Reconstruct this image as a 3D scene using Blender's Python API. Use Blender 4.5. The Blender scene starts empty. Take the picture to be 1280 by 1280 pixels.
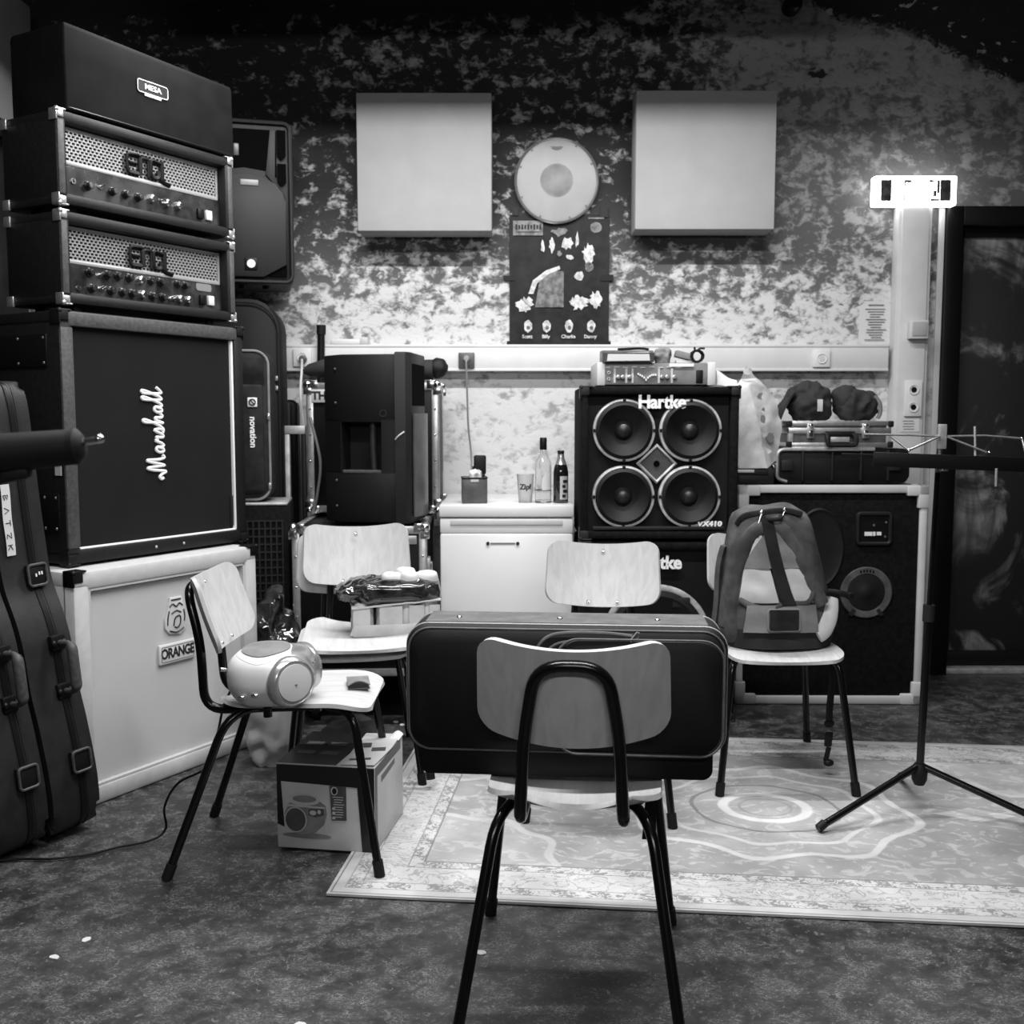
import bpy, bmesh, math, random
from mathutils import Vector, Matrix, noise
R = math.radians
PI = math.pi
S = bpy.context.scene
COL = S.collection
random.seed(7)

# ------------------------------------------------------------------ camera, world, light, exposure
cam_d = bpy.data.cameras.new('camera')
cam_d.sensor_fit = 'HORIZONTAL'
cam_d.sensor_width = 24.0
cam_d.lens = 24.375
cam_d.clip_start = 0.05
cam_d.dof.use_dof = True
cam_d.dof.focus_distance = 2.5
cam_d.dof.aperture_fstop = 4.5
cam = bpy.data.objects.new('camera', cam_d)
COL.objects.link(cam)
cam.location = (0, 0, 1.2)
cam.rotation_euler = (R(84.8), 0, 0)
S.camera = cam

w = bpy.data.worlds.new('room_dark')
S.world = w
w.use_nodes = True
w.node_tree.nodes['Background'].inputs[0].default_value = (1, 1, 1, 1)
w.node_tree.nodes['Background'].inputs[1].default_value = 0.02

S.view_settings.view_transform = 'Standard'
S.view_settings.look = 'None'
S.view_settings.gamma = 1.0
S.view_settings.use_curve_mapping = False
S.view_settings.exposure = 0.0


def area(name, loc, sx, sy, power, rot=(0, 0, 0), spread=180):
    d = bpy.data.lights.new(name, 'AREA')
    d.shape = 'RECTANGLE'
    d.size, d.size_y, d.energy = sx, sy, power
    d.spread = R(spread)
    o = bpy.data.objects.new(name, d)
    COL.objects.link(o)
    o.location = loc
    o.rotation_euler = rot
    return o


FIX = [(0.0, 3.55, 2.78, 2.4, .60, 0), (0.1, 1.75, 3.05, 2.4, .78, 0), (0.1, -.9, 2.25, 1.6, .24, 75)]     # luminaires, the last an added unseen fill: x, y, z, length, share, tilt towards the rear wall
POWER = 130
for fx, fy, fz, fl, sh, tl in FIX:
    area('luminaire_or_fill_light', (fx, fy, fz), fl, 0.04 if tl == 0 else 0.16, POWER * sh, (R(tl), 0, 0))

# ------------------------------------------------------------------ mesh helpers
def T(*v): return Matrix.Translation(Vector(v))
def RX(a): return Matrix.Rotation(R(a), 4, 'X')
def RY(a): return Matrix.Rotation(R(a), 4, 'Y')
def RZ(a): return Matrix.Rotation(R(a), 4, 'Z')
def SC(x, y, z): return Matrix.Diagonal((x, y, z, 1))


def fillet(pts, r, n=6):
    pts = [Vector(p) for p in pts]
    out = [pts[0]]
    for i in range(1, len(pts) - 1):
        p, a, b = pts[i], pts[i - 1], pts[i + 1]
        d1, d2 = (a - p), (b - p)
        rr = min(r, d1.length * .48, d2.length * .48)
        p1, p2 = p + d1.normalized() * rr, p + d2.normalized() * rr
        for k in range(n + 1):
            t = k / n
            out.append((1 - t) ** 2 * p1 + 2 * t * (1 - t) * p + t * t * p2)
    out.append(pts[-1])
    return out


def smooth_path(pts, n=6):
    pts = [Vector(p) for p in pts]
    out = []
    for i in range(len(pts) - 1):
        p0, p1, p2, p3 = pts[max(i - 1, 0)], pts[i], pts[i + 1], pts[min(i + 2, len(pts) - 1)]
        for k in range(n):
            t = k / n
            out.append(.5 * ((2 * p1) + (p2 - p0) * t + (2 * p0 - 5 * p1 + 4 * p2 - p3) * t * t + (3 * p1 - p0 - 3 * p2 + p3) * t ** 3))
    out.append(pts[-1])
    return out


def rrect(w_, h_, r, n=4):
    pts = []
    for cx, cy, a0 in ((w_ / 2 - r, h_ / 2 - r, 0), (-w_ / 2 + r, h_ / 2 - r, 90), (-w_ / 2 + r, -h_ / 2 + r, 180), (w_ / 2 - r, -h_ / 2 + r, 270)):
        for k in range(n + 1):
            a = R(a0 + 90 * k / n)
            pts.append((cx + r * math.cos(a), cy + r * math.sin(a)))
    return pts


class MB:
    def __init__(self):
        self.bm = bmesh.new()

    def box(self, c, s, bev=0, M=None, seg=2):
        m = T(*c) @ (M or Matrix()) @ SC(*s)
        r = bmesh.ops.create_cube(self.bm, size=1, matrix=m)
        if bev:
            es = list({e for v in r['verts'] for e in v.link_edges})
            bmesh.ops.bevel(self.bm, geom=es, offset=bev, segments=seg, profile=.5, affect='EDGES')
        return self

    def span(self, x0, x1, y0, y1, z0, z1, bev=0, seg=2):
        return self.box(((x0 + x1) / 2, (y0 + y1) / 2, (z0 + z1) / 2), (abs(x1 - x0), abs(y1 - y0), abs(z1 - z0)), bev, None, seg)

    def lathe(self, prof, M=None, n=24, arc=360):
        M = M or Matrix()
        rings = []
        for r, z in prof:
            if r < 1e-6:
                rings.append([self.bm.verts.new(M @ Vector((0, 0, z)))])
            else:
                rings.append([self.bm.verts.new(M @ Vector((r * math.cos(2 * PI * k / n), r * math.sin(2 * PI * k / n), z))) for k in range(n)])
        for a, b in zip(rings, rings[1:]):
            if len(a) == 1 and len(b) == 1: continue
            for k in range(n):
                k2 = (k + 1) % n
                if len(a) == 1: f = (a[0], b[k2], b[k])
                elif len(b) == 1: f = (a[k], a[k2], b[0])
                else: f = (a[k], a[k2], b[k2], b[k])
                self.bm.faces.new(f)
        return self

    def cyl(self, p, q, r, n=16, r2=None):
        p, q = Vector(p), Vector(q)
        d = q - p
        M = T(*p) @ d.to_track_quat('Z', 'Y').to_matrix().to_4x4()
        r2 = r if r2 is None else r2
        return self.lathe([(0, 0), (r, 0), (r2, d.length), (0, d.length)], M, n)

    def sweep(self, pts, r, n=10, closed=False, flat=1.0, up=None):
        pts = [Vector(p) for p in pts]
        m = len(pts)
        rings = []
        nrm = None
        for i, p in enumerate(pts):
            a = pts[i - 1] if (i > 0 or closed) else p
            b = pts[(i + 1) % m] if (i < m - 1 or closed) else p
            t = (b - a).normalized()
            if up is not None:
                nrm = Vector(up) - t * t.dot(Vector(up))
                nrm.normalize()
            elif nrm is None:
                nrm = t.orthogonal().normalized()
            else:
                nrm = (nrm - t * t.dot(nrm)).normalized()
            bi = t.cross(nrm)
            rr = r(i / (m - 1)) if callable(r) else r
            rings.append([self.bm.verts.new(p + nrm * (rr * flat * math.cos(2 * PI * k / n)) + bi * (rr * math.sin(2 * PI * k / n))) for k in range(n)])
        for i in range(m if closed else m - 1):
            a, b = rings[i], rings[(i + 1) % m]
            for k in range(n):
                self.bm.faces.new((a[k], a[(k + 1) % n], b[(k + 1) % n], b[k]))
        if not closed:
            self.bm.faces.new(list(reversed(rings[0])))
            self.bm.faces.new(rings[-1])
        return self

    def prism(self, poly, h, M=None, bev=0):
        """polygon in local xy extruded from z=0 to h"""
        M = M or Matrix()
        b = [self.bm.verts.new(M @ Vector((x, y, 0))) for x, y in poly]
        t = [self.bm.verts.new(M @ Vector((x, y, h))) for x, y in poly]
        fs = [self.bm.faces.new(list(reversed(b))), self.bm.faces.new(t)]
        n = len(poly)
        for k in range(n):
            self.bm.faces.new((b[k], b[(k + 1) % n], t[(k + 1) % n], t[k]))
        if bev:
            es = [e for f in fs for e in f.edges]
            bmesh.ops.bevel(self.bm, geom=es, offset=bev, segments=2, profile=.5, affect='EDGES')
        return self

    def sheet(self, f, nu, nv, thick=0.0):
        """grid f(u,v)->point; optional thickness along -normal"""
        g = [[Vector(f(i / nu, j / nv)) for j in range(nv + 1)] for i in range(nu + 1)]
        V = [[self.bm.verts.new(p) for p in row] for row in g]
        for i in range(nu):
            for j in range(nv):
                self.bm.faces.new((V[i][j], V[i + 1][j], V[i + 1][j + 1], V[i][j + 1]))
        if thick:
            W = []
            for i in range(nu + 1):
                row = []
                for j in range(nv + 1):
                    du = g[min(i + 1, nu)][j] - g[max(i - 1, 0)][j]
                    dv = g[i][min(j + 1, nv)] - g[i][max(j - 1, 0)]
                    nn = du.cross(dv)
                    nn = nn.normalized() if nn.length > 1e-12 else Vector((0, 0, 1))
                    row.append(self.bm.verts.new(g[i][j] - nn * thick))
                W.append(row)
            for i in range(nu):
                for j in range(nv):
                    self.bm.faces.new((W[i][j], W[i][j + 1], W[i + 1][j + 1], W[i + 1][j]))
            for i in range(nu):
                self.bm.faces.new((V[i][0], W[i][0], W[i + 1][0], V[i + 1][0]))
                self.bm.faces.new((V[i][nv], V[i + 1][nv], W[i + 1][nv], W[i][nv]))
            for j in range(nv):
                self.bm.faces.new((V[0][j], V[0][j + 1], W[0][j + 1], W[0][j]))
                self.bm.faces.new((V[nu][j], W[nu][j], W[nu][j + 1], V[nu][j + 1]))
        return self

    def blob(self, c, s, e1=1.0, e2=1.0, M=None, nu=28, nv=16, amp=0, fr=6, seed=0, fold=0):
        """superellipsoid, optionally crumpled by noise"""
        def pw(a, e): return math.copysign(abs(a) ** e, a)
        M = M or Matrix()
        rings = []
        for j in range(nv + 1):
            ph = -PI / 2 + PI * j / nv
            row = []
            for i in range(nu):
                th = 2 * PI * i / nu
                p = Vector((pw(math.cos(ph), e1) * pw(math.cos(th), e2), pw(math.cos(ph), e1) * pw(math.sin(th), e2), pw(math.sin(ph), e1)))
                q = Vector((p.x * s[0], p.y * s[1], p.z * s[2]))
                if amp:
                    k = noise.noise(q * fr + Vector((seed, seed * 2.3, seed * .7)))
                    k2 = noise.noise(q * fr * 2.7 + Vector((seed * 3, seed, 5)))
                    ridge = 1 - abs(noise.noise(q * fr * 1.4 + Vector((9, seed, 2)))) * 2
                    q = q + p.normalized() * amp * (k + .4 * k2 + fold * ridge)
                row.append(M @ (q + Vector(c)) if M != Matrix() else q + Vector(c))
            rings.append(row)
        bot = self.bm.verts.new(rings[0][0]); top = self.bm.verts.new(rings[-1][0])
        V = [[self.bm.verts.new(p) for p in row] for row in rings[1:-1]]
        for k in range(nu):
            k2 = (k + 1) % nu
            self.bm.faces.new((bot, V[0][k2], V[0][k]))
            self.bm.faces.new((top, V[-1][k], V[-1][k2]))
            for a, b in zip(V, V[1:]):
                self.bm.faces.new((a[k], a[k2], b[k2], b[k]))
        return self

    def loft(self, rings):
        V = [[self.bm.verts.new(Vector(p)) for p in r] for r in rings]
        n = len(V[0])
        for a, b in zip(V, V[1:]):
            for k in range(n):
                self.bm.faces.new((a[k], a[(k + 1) % n], b[(k + 1) % n], b[k]))
        self.bm.faces.new(list(reversed(V[0])))
        self.bm.faces.new(V[-1])
        return self


def link(name, me, parent=None):
    o = bpy.data.objects.new(name, me)
    COL.objects.link(o)
    if parent is not None: o.parent = parent
    return o


def obj(name, mb, m, parent=None, loc=None, rot=None, sharp=40, label=None):
    bm = mb.bm
    bmesh.ops.recalc_face_normals(bm, faces=bm.faces[:])
    me = bpy.data.meshes.new(name)
    bm.to_mesh(me)
    bm.free()
    for p in me.polygons: p.use_smooth = True
    me.set_sharp_from_angle(angle=R(sharp))
    me.materials.append(m)
    o = link(name, me, parent)
    if loc: o.location = loc
    if rot: o.rotation_euler = [R(a) for a in rot]
    if label: o['label'] = label
    return o


def tag(o, label, cat, group=None):
    o['label'] = label
    o['category'] = cat
    if group: o['group'] = group
    return o


def thing(name, label, cat, loc=(0, 0, 0), rotz=0, group=None):
    o = bpy.data.objects.new(name, None)
    COL.objects.link(o)
    o.empty_display_size = .05
    o.location = loc
    o.rotation_euler = (0, 0, R(rotz))
    return tag(o, label, cat, group)


def struct(o):
    o['kind'] = 'structure'
    return o


def stuff(o):
    o['kind'] = 'stuff'
    return o


def copy_tree(o, parent=None):
    c = o.copy()
    COL.objects.link(c)
    if parent: c.parent = parent
    for ch in list(o.children): copy_tree(ch, c)
    return c


def text(s, size, m, parent, M, name='lettering', ext=.0008, off=0.0, sx=1.0, shear=0.0, align='CENTER', space=1.0, bevel=0):
    cu = bpy.data.curves.new(name, 'FONT')
    cu.body = s
    cu.size = size
    cu.extrude = ext
    cu.offset = off
    cu.shear = shear
    cu.space_character = space
    cu.align_x = align
    cu.align_y = 'CENTER'
    cu.resolution_u = 3
    tmp = bpy.data.objects.new('tmp', cu)
    COL.objects.link(tmp)
    bpy.context.view_layer.update()
    me = bpy.data.meshes.new_from_object(tmp.evaluated_get(bpy.context.evaluated_depsgraph_get()))
    bpy.data.objects.remove(tmp)
    me.transform(M @ SC(sx, 1, 1))
    me.materials.clear()
    me.materials.append(m)
    return link(name, me, parent)


FRONT = RX(90)                 # text plane facing local -y
def on_front(x, y, z): return T(x, y, z) @ FRONT

# ------------------------------------------------------------------ materials (all greys: the photograph is black and white)
def nodes(name):
    m = bpy.data.materials.new(name)
    m.use_nodes = True
    nt = m.node_tree
    return m, nt, nt.nodes['Principled BSDF']


def nd(nt, typ, ins=None, **kw):
    n = nt.nodes.new(typ)
    for k, v in kw.items(): setattr(n, k, v)
    for k, v in (ins or {}).items():
        sock = n.inputs[k]
        if isinstance(v, bpy.types.NodeSocket): nt.links.new(v, sock)
        else: sock.default_value = v
    return n


def ma(nt, op, a, b=0.0, c=None, clamp=False):
    ins = {0: a, 1: b}
    if c is not None: ins[2] = c
    return nd(nt, 'ShaderNodeMath', ins, operation=op, use_clamp=clamp).outputs[0]


def ss(nt, x, lo, hi, a=0.0, b=1.0):
    return nd(nt, 'ShaderNodeMapRange', {0: x, 1: lo, 2: hi, 3: a, 4: b}, interpolation_type='SMOOTHSTEP').outputs[0]


def mixv(nt, f, a, b):
    return nd(nt, 'ShaderNodeMix', {0: f, 2: a, 3: b}, data_type='FLOAT').outputs[0]


def tex_noise(nt, vec, scale, detail=4, rough=.55, dist=0.0):
    return nd(nt, 'ShaderNodeTexNoise', {'Vector': vec, 'Scale': scale, 'Detail': detail, 'Roughness': rough, 'Distortion': dist}).outputs[0]


def coord(nt, scale=None, kind='Object'):
    c = nt.nodes.new('ShaderNodeTexCoord').outputs[kind]
    if scale: c = nd(nt, 'ShaderNodeMapping', {0: c, 3: scale}).outputs[0]
    return c


def bump(nt, b, h, strength, dist=.01):
    nt.links.new(nd(nt, 'ShaderNodeBump', {'Height': h, 'Strength': strength, 'Distance': dist}).outputs[0], b.inputs['Normal'])


def grey(g): return (g, g, g, 1)


def mat(name, g, rough=.5, metal=0.0, var=0.0, scale=30, bmp=0.0, bscale=200, spec=.5, coat=0.0):
    m, nt, b = nodes(name)
    b.inputs['Base Color'].default_value = grey(g)
    b.inputs['Roughness'].default_value = rough
    b.inputs['Metallic'].default_value = metal
    b.inputs['Specular IOR Level'].default_value = spec
    b.inputs['Coat Weight'].default_value = coat
    c = coord(nt)
    if var:
        n = tex_noise(nt, c, scale)
        v = ss(nt, n, .3, .7, g * (1 - var), g * (1 + var))
        nt.links.new(v, b.inputs['Base Color'])
    if bmp:
        bump(nt, b, tex_noise(nt, c, bscale, 3), bmp, .002)
    return m


def emit(name, g, strength):
    m, nt, b = nodes(name)
    b.inputs['Base Color'].default_value = grey(.8)
    b.inputs['Emission Color'].default_value = grey(g)
    b.inputs['Emission Strength'].default_value = strength
    return m


def mat_wood(name, lo, hi, axis='z'):
    m, nt, b = nodes(name)
    sc = {'z': (14, 14, 1.2), 'y': (14, 1.2, 14), 'x': (1.2, 14, 14)}[axis]
    n = tex_noise(nt, coord(nt, sc), 3.5, 6, .6, .6)
    n2 = tex_noise(nt, coord(nt), 4, 2)
    f = ma(nt, 'ADD', ma(nt, 'MULTIPLY', n, .75), ma(nt, 'MULTIPLY', n2, .3))
    nt.links.new(ss(nt, f, .3, .75, hi, lo), b.inputs['Base Color'])
    b.inputs['Roughness'].default_value = .5
    return m


def mat_wall(name='stippled_wall_paint'):
    m, nt, b = nodes(name)
    c = coord(nt)
    sep = nd(nt, 'ShaderNodeSeparateXYZ', {0: c})
    x, z = sep.outputs[0], sep.outputs[2]
    n1 = tex_noise(nt, coord(nt, (1, 1, 1.2)), 12.5, 4, .55, .35)
    n2 = tex_noise(nt, coord(nt, (1, 1, 1.45)), 30, 4, .6, .7)
    n3 = tex_noise(nt, c, 2.2, 3)
    nn = ma(nt, 'ADD', ma(nt, 'MULTIPLY', n1, .62), ma(nt, 'MULTIPLY', n2, .38))
    # share of dark paint grows with height, less so on the right
    right = ss(nt, x, .55, 1.35)
    up = ss(nt, z, 1.35, 2.3)
    hgt = mixv(nt, up, -.02, .150)
    hgt = ma(nt, 'ADD', hgt, ma(nt, 'MULTIPLY', ss(nt, z, 2.25, 2.9), ma(nt, 'SUBTRACT', -.035, ma(nt, 'MULTIPLY', right, .07))))
    hgt = ma(nt, 'SUBTRACT', hgt, ma(nt, 'MULTIPLY', ma(nt, 'MULTIPLY', right, ss(nt, z, 1.95, 2.35)), .06))
    left = ss(nt, x, -.6, -1.3)
    hgt = ma(nt, 'ADD', hgt, ma(nt, 'MULTIPLY', left, ss(nt, z, 1.4, 2.1, 0, .045)))
    v = ma(nt, 'SUBTRACT', ma(nt, 'ADD', nn, ma(nt, 'MULTIPLY', ma(nt, 'SUBTRACT', n3, .5), .18)), hgt)
    base = ss(nt, v, .38, .53)                          # 0 dark paint, 1 light plaster
    lo = mixv(nt, up, .17, .012)
    lo = mixv(nt, ss(nt, z, 1.0, 1.6), .34, lo)
    lo = mixv(nt, ma(nt, 'MULTIPLY', right, up), lo, .10)
    hi = mixv(nt, ss(nt, z, 2.0, 2.5), .56, .38)
    hi = mixv(nt, ma(nt, 'MULTIPLY', right, ss(nt, z, 1.7, 2.2)), hi, .27)
    col = mixv(nt, base, lo, hi)
    # scattered black flakes high on the right
    vor = nd(nt, 'ShaderNodeTexVoronoi', {'Vector': coord(nt, (1, 1, 1.8)), 'Scale': 2.6, 'Randomness': 1.0}).outputs[0]
    flake = ma(nt, 'MULTIPLY', ss(nt, ma(nt, 'ADD', vor, ma(nt, 'MULTIPLY', n2, .35)), .30, .265), ma(nt, 'MULTIPLY', right, ss(nt, z, 2.15, 2.35)))
    col = mixv(nt, flake, col, .01)
    # black painted band under the ceiling with its own ragged edge
    edge = ma(nt, 'SUBTRACT', 2.965, ma(nt, 'MULTIPLY', ma(nt, 'MAXIMUM', ma(nt, 'SUBTRACT', x, 1.35), 0.0), .32))
    edge = ma(nt, 'ADD', edge, ma(nt, 'MULTIPLY', ma(nt, 'MULTIPLY', ss(nt, x, 1.2, 1.75), ss(nt, x, 2.3, 1.75)), .06))
    edge = ma(nt, 'ADD', edge, ma(nt, 'MULTIPLY', ss(nt, ma(nt, 'ABSOLUTE', ma(nt, 'SUBTRACT', x, .95)), .5, .2), .16))
    d = ma(nt, 'ADD', ma(nt, 'SUBTRACT', z, edge), ma(nt, 'MULTIPLY', ma(nt, 'SUBTRACT', n2, .5), .16))
    cap = ss(nt, d, -.02, .03)
    chip = ss(nt, ma(nt, 'ADD', nn, ma(nt, 'MULTIPLY', right, .04)), .63, .67)
    col = mixv(nt, cap, col, mixv(nt, chip, .008, .35))
    nt.links.new(col, b.inputs['Base Color'])
    b.inputs['Roughness'].default_value = .8
    bump(nt, b, ma(nt, 'ADD', n1, ma(nt, 'MULTIPLY', n2, .5)), .22, .02)
    return m


def mat_floor():
    m, nt, b = nodes('worn_dark_concrete')
    c = coord(nt)
    n1 = tex_noise(nt, c, 1.6, 5, .6, .4)
    n2 = tex_noise(nt, c, 14, 6, .7, .3)
    s1 = tex_noise(nt, coord(nt, (1, 1.9, 1)), 34, 3, .6, 2.4)
    s2 = tex_noise(nt, c, 70, 3, .6, 1.0)
    vein = ss(nt, ma(nt, 'ABSOLUTE', ma(nt, 'SUBTRACT', s1, .5)), .034, .0)
    vein = ma(nt, 'MULTIPLY', vein, ss(nt, n2, .44, .6))
    speck = ss(nt, s2, .60, .70)
    ls = tex_noise(nt, coord(nt, (1, 1.3, 1)), 1.3, 4, .55, 1.4)
    long_scratch = ma(nt, 'MULTIPLY', ss(nt, ma(nt, 'ABSOLUTE', ma(nt, 'SUBTRACT', ls, .5)), .006, .0), ss(nt, n2, .42, .6))
    base = mixv(nt, ss(nt, ma(nt, 'ADD', ma(nt, 'MULTIPLY', n1, .6), ma(nt, 'MULTIPLY', n2, .4)), .35, .66), .010, .048)
    col = mixv(nt, ma(nt, 'MULTIPLY', vein, .8), base, .26)
    col = mixv(nt, ma(nt, 'MULTIPLY', speck, .55), col, .2)
    col = mixv(nt, ma(nt, 'MULTIPLY', long_scratch, .25), col, .2)
    nt.links.new(col, b.inputs['Base Color'])
    nt.links.new(ss(nt, n2, .3, .7, .36, .6), b.inputs['Roughness'])
    bump(nt, b, n2, .15, .004)
    return m


def mat_rug(hw, hh):
    m, nt, b = nodes('faded_persian_rug')
    c = coord(nt)
    sep = nd(nt, 'ShaderNodeSeparateXYZ', {0: c})
    wob = ma(nt, 'MULTIPLY', ma(nt, 'SUBTRACT', tex_noise(nt, c, 30, 3), .5), .012)
    x, y = sep.outputs[0], sep.outputs[1]
    ax, ay = ma(nt, 'ABSOLUTE', x), ma(nt, 'ABSOLUTE', y)
    d = ma(nt, 'MINIMUM', ma(nt, 'SUBTRACT', hw, ax), ma(nt, 'SUBTRACT', hh, ay))
    fine = tex_noise(nt, c, 55, 4, .65, 1.5)
    leaf = tex_noise(nt, coord(nt, (1, 1.4, 1)), 11, 4, .6, 2.0)
    leafm = ss(nt, leaf, .53, .60)
    line = ss(nt, ma(nt, 'ABSOLUTE', ma(nt, 'SUBTRACT', leaf, .5)), .035, .012)
    # field
    rr = ma(nt, 'SQRT', ma(nt, 'ADD', ma(nt, 'POWER', ma(nt, 'MULTIPLY', ax, .95), 2.0), ma(nt, 'POWER', ma(nt, 'MULTIPLY', ay, 1.1), 2.0)))
    ang = ma(nt, 'ARCTAN2', y, x)
    rs = ma(nt, 'ADD', ma(nt, 'MULTIPLY', rr, ma(nt, 'ADD', 1.0, ma(nt, 'MULTIPLY', ma(nt, 'SINE', ma(nt, 'MULTIPLY', ang, 8.0)), ss(nt, rr, .12, .4, .0, .06)))), wob)
    def ring(r, wd): return ss(nt, ma(nt, 'ABSOLUTE', ma(nt, 'SUBTRACT', rs, r)), wd, wd * .5)
    field = mixv(nt, leafm, .30, .41)
    inside = ss(nt, rs, .40, .385)
    med = mixv(nt, leafm, .36, .46)
    field = mixv(nt, inside, field, med)
    for r_, w_, g in ((.40, .016, .54), (.30, .012, .55), (.12, .02, .62), (.21, .008, .22), (.075, .006, .3)):
        field = mixv(nt, ring(r_, w_), field, g)
    # pendants left and right, corner pieces
    px = ma(nt, 'SUBTRACT', ax, .62)
    pr = ma(nt, 'ADD', ma(nt, 'ABSOLUTE', ma(nt, 'MULTIPLY', px, .9)), ma(nt, 'ABSOLUTE', ma(nt, 'MULTIPLY', y, 1.9)))
    field = mixv(nt, ss(nt, ma(nt, 'ADD', pr, wob), .115, .10), field, mixv(nt, leafm, .45, .58))
    cx, cy = ma(nt, 'SUBTRACT', hw - .26, ax), ma(nt, 'SUBTRACT', hh - .24, ay)
    cr = ma(nt, 'ADD', ma(nt, 'SQRT', ma(nt, 'ADD', ma(nt, 'POWER', cx, 2.0), ma(nt, 'POWER', cy, 2.0))), ma(nt, 'MULTIPLY', ma(nt, 'SINE', ma(nt, 'MULTIPLY', ma(nt, 'ARCTAN2', cy, cx), 10.0)), .015))
    field = mixv(nt, ss(nt, cr, .30, .29), field, mixv(nt, leafm, .36, .44))
    field = mixv(nt, ss(nt, ma(nt, 'ABSOLUTE', ma(nt, 'SUBTRACT', cr, .30)), .016, .008), field, .47)
    # bands
    rep = ma(nt, 'SINE', ma(nt, 'MULTIPLY', ma(nt, 'ADD', x, y), 60.0))
    guard = mixv(nt, ss(nt, ma(nt, 'ADD', fine, ma(nt, 'MULTIPLY', rep, .06)), .48, .56), .50, .24)
    main = mixv(nt, ma(nt, 'MULTIPLY', line, .75), .50, .27)
    main = mixv(nt, ss(nt, fine, .60, .68), main, .6)
    col = field
    for lim, g in ((.215, .2), (.21, guard), (.175, .24), (.172, main), (.078, .26), (.075, guard), (.04, .28), (.037, .46), (.012, .18), (.008, .42)):
        col = mixv(nt, ss(nt, ma(nt, 'ADD', d, ma(nt, 'MULTIPLY', wob, .25)), lim + .0015, lim - .0015), col, g)
    worn = ss(nt, tex_noise(nt, c, 5, 4), .35, .7, .82, 1.12)
    col = ma(nt, 'MULTIPLY', col, worn)
    nt.links.new(col, b.inputs['Base Color'])
    b.inputs['Roughness'].default_value = .95
    b.inputs['Specular IOR Level'].default_value = .15
    bump(nt, b, tex_noise(nt, c, 350, 2), .35, .003)
    return m


def mat_door():
    m, nt, b = nodes('black_door_with_sprayed_clouds')
    c = coord(nt, (1, 1, .75))
    n1 = tex_noise(nt, c, 3.0, 6, .62, .9)
    n2 = tex_noise(nt, coord(nt, (1, 1, .3)), 9, 5, .6, 1.5)
    f = ma(nt, 'MULTIPLY', ss(nt, n1, .5, .68), ss(nt, n2, .3, .6, .35, 1))
    nt.links.new(mixv(nt, f, .003, .25), b.inputs['Base Color'])
    b.inputs['Roughness'].default_value = .6
    return m


def mat_weave(name, lo, hi, scale=260, rough=.85):
    m, nt, b = nodes(name)
    c = coord(nt)
    sep = nd(nt, 'ShaderNodeSeparateXYZ', {0: c})
    f = ma(nt, 'MULTIPLY', ma(nt, 'SINE', ma(nt, 'MULTIPLY', sep.outputs[0], scale)), ma(nt, 'SINE', ma(nt, 'MULTIPLY', sep.outputs[2], scale)))
    f = ma(nt, 'ADD', f, ma(nt, 'MULTIPLY', tex_noise(nt, c, 6, 3), 1.5))
    v = ss(nt, f, -.4, 1.8, lo, hi)
    nt.links.new(v, b.inputs['Base Color'])
    b.inputs['Roughness'].default_value = rough
    b.inputs['Specular IOR Level'].default_value = .15
    bump(nt, b, f, .3, .001)
    return m


def mat_glass(name, g=.9, rough=.05, alpha_col=1.0):
    m, nt, b = nodes(name)
    b.inputs['Base Color'].default_value = grey(g)
    b.inputs['Roughness'].default_value = rough
    b.inputs['Transmission Weight'].default_value = 1.0
    b.inputs['IOR'].default_value = 1.45
    return m


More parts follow.
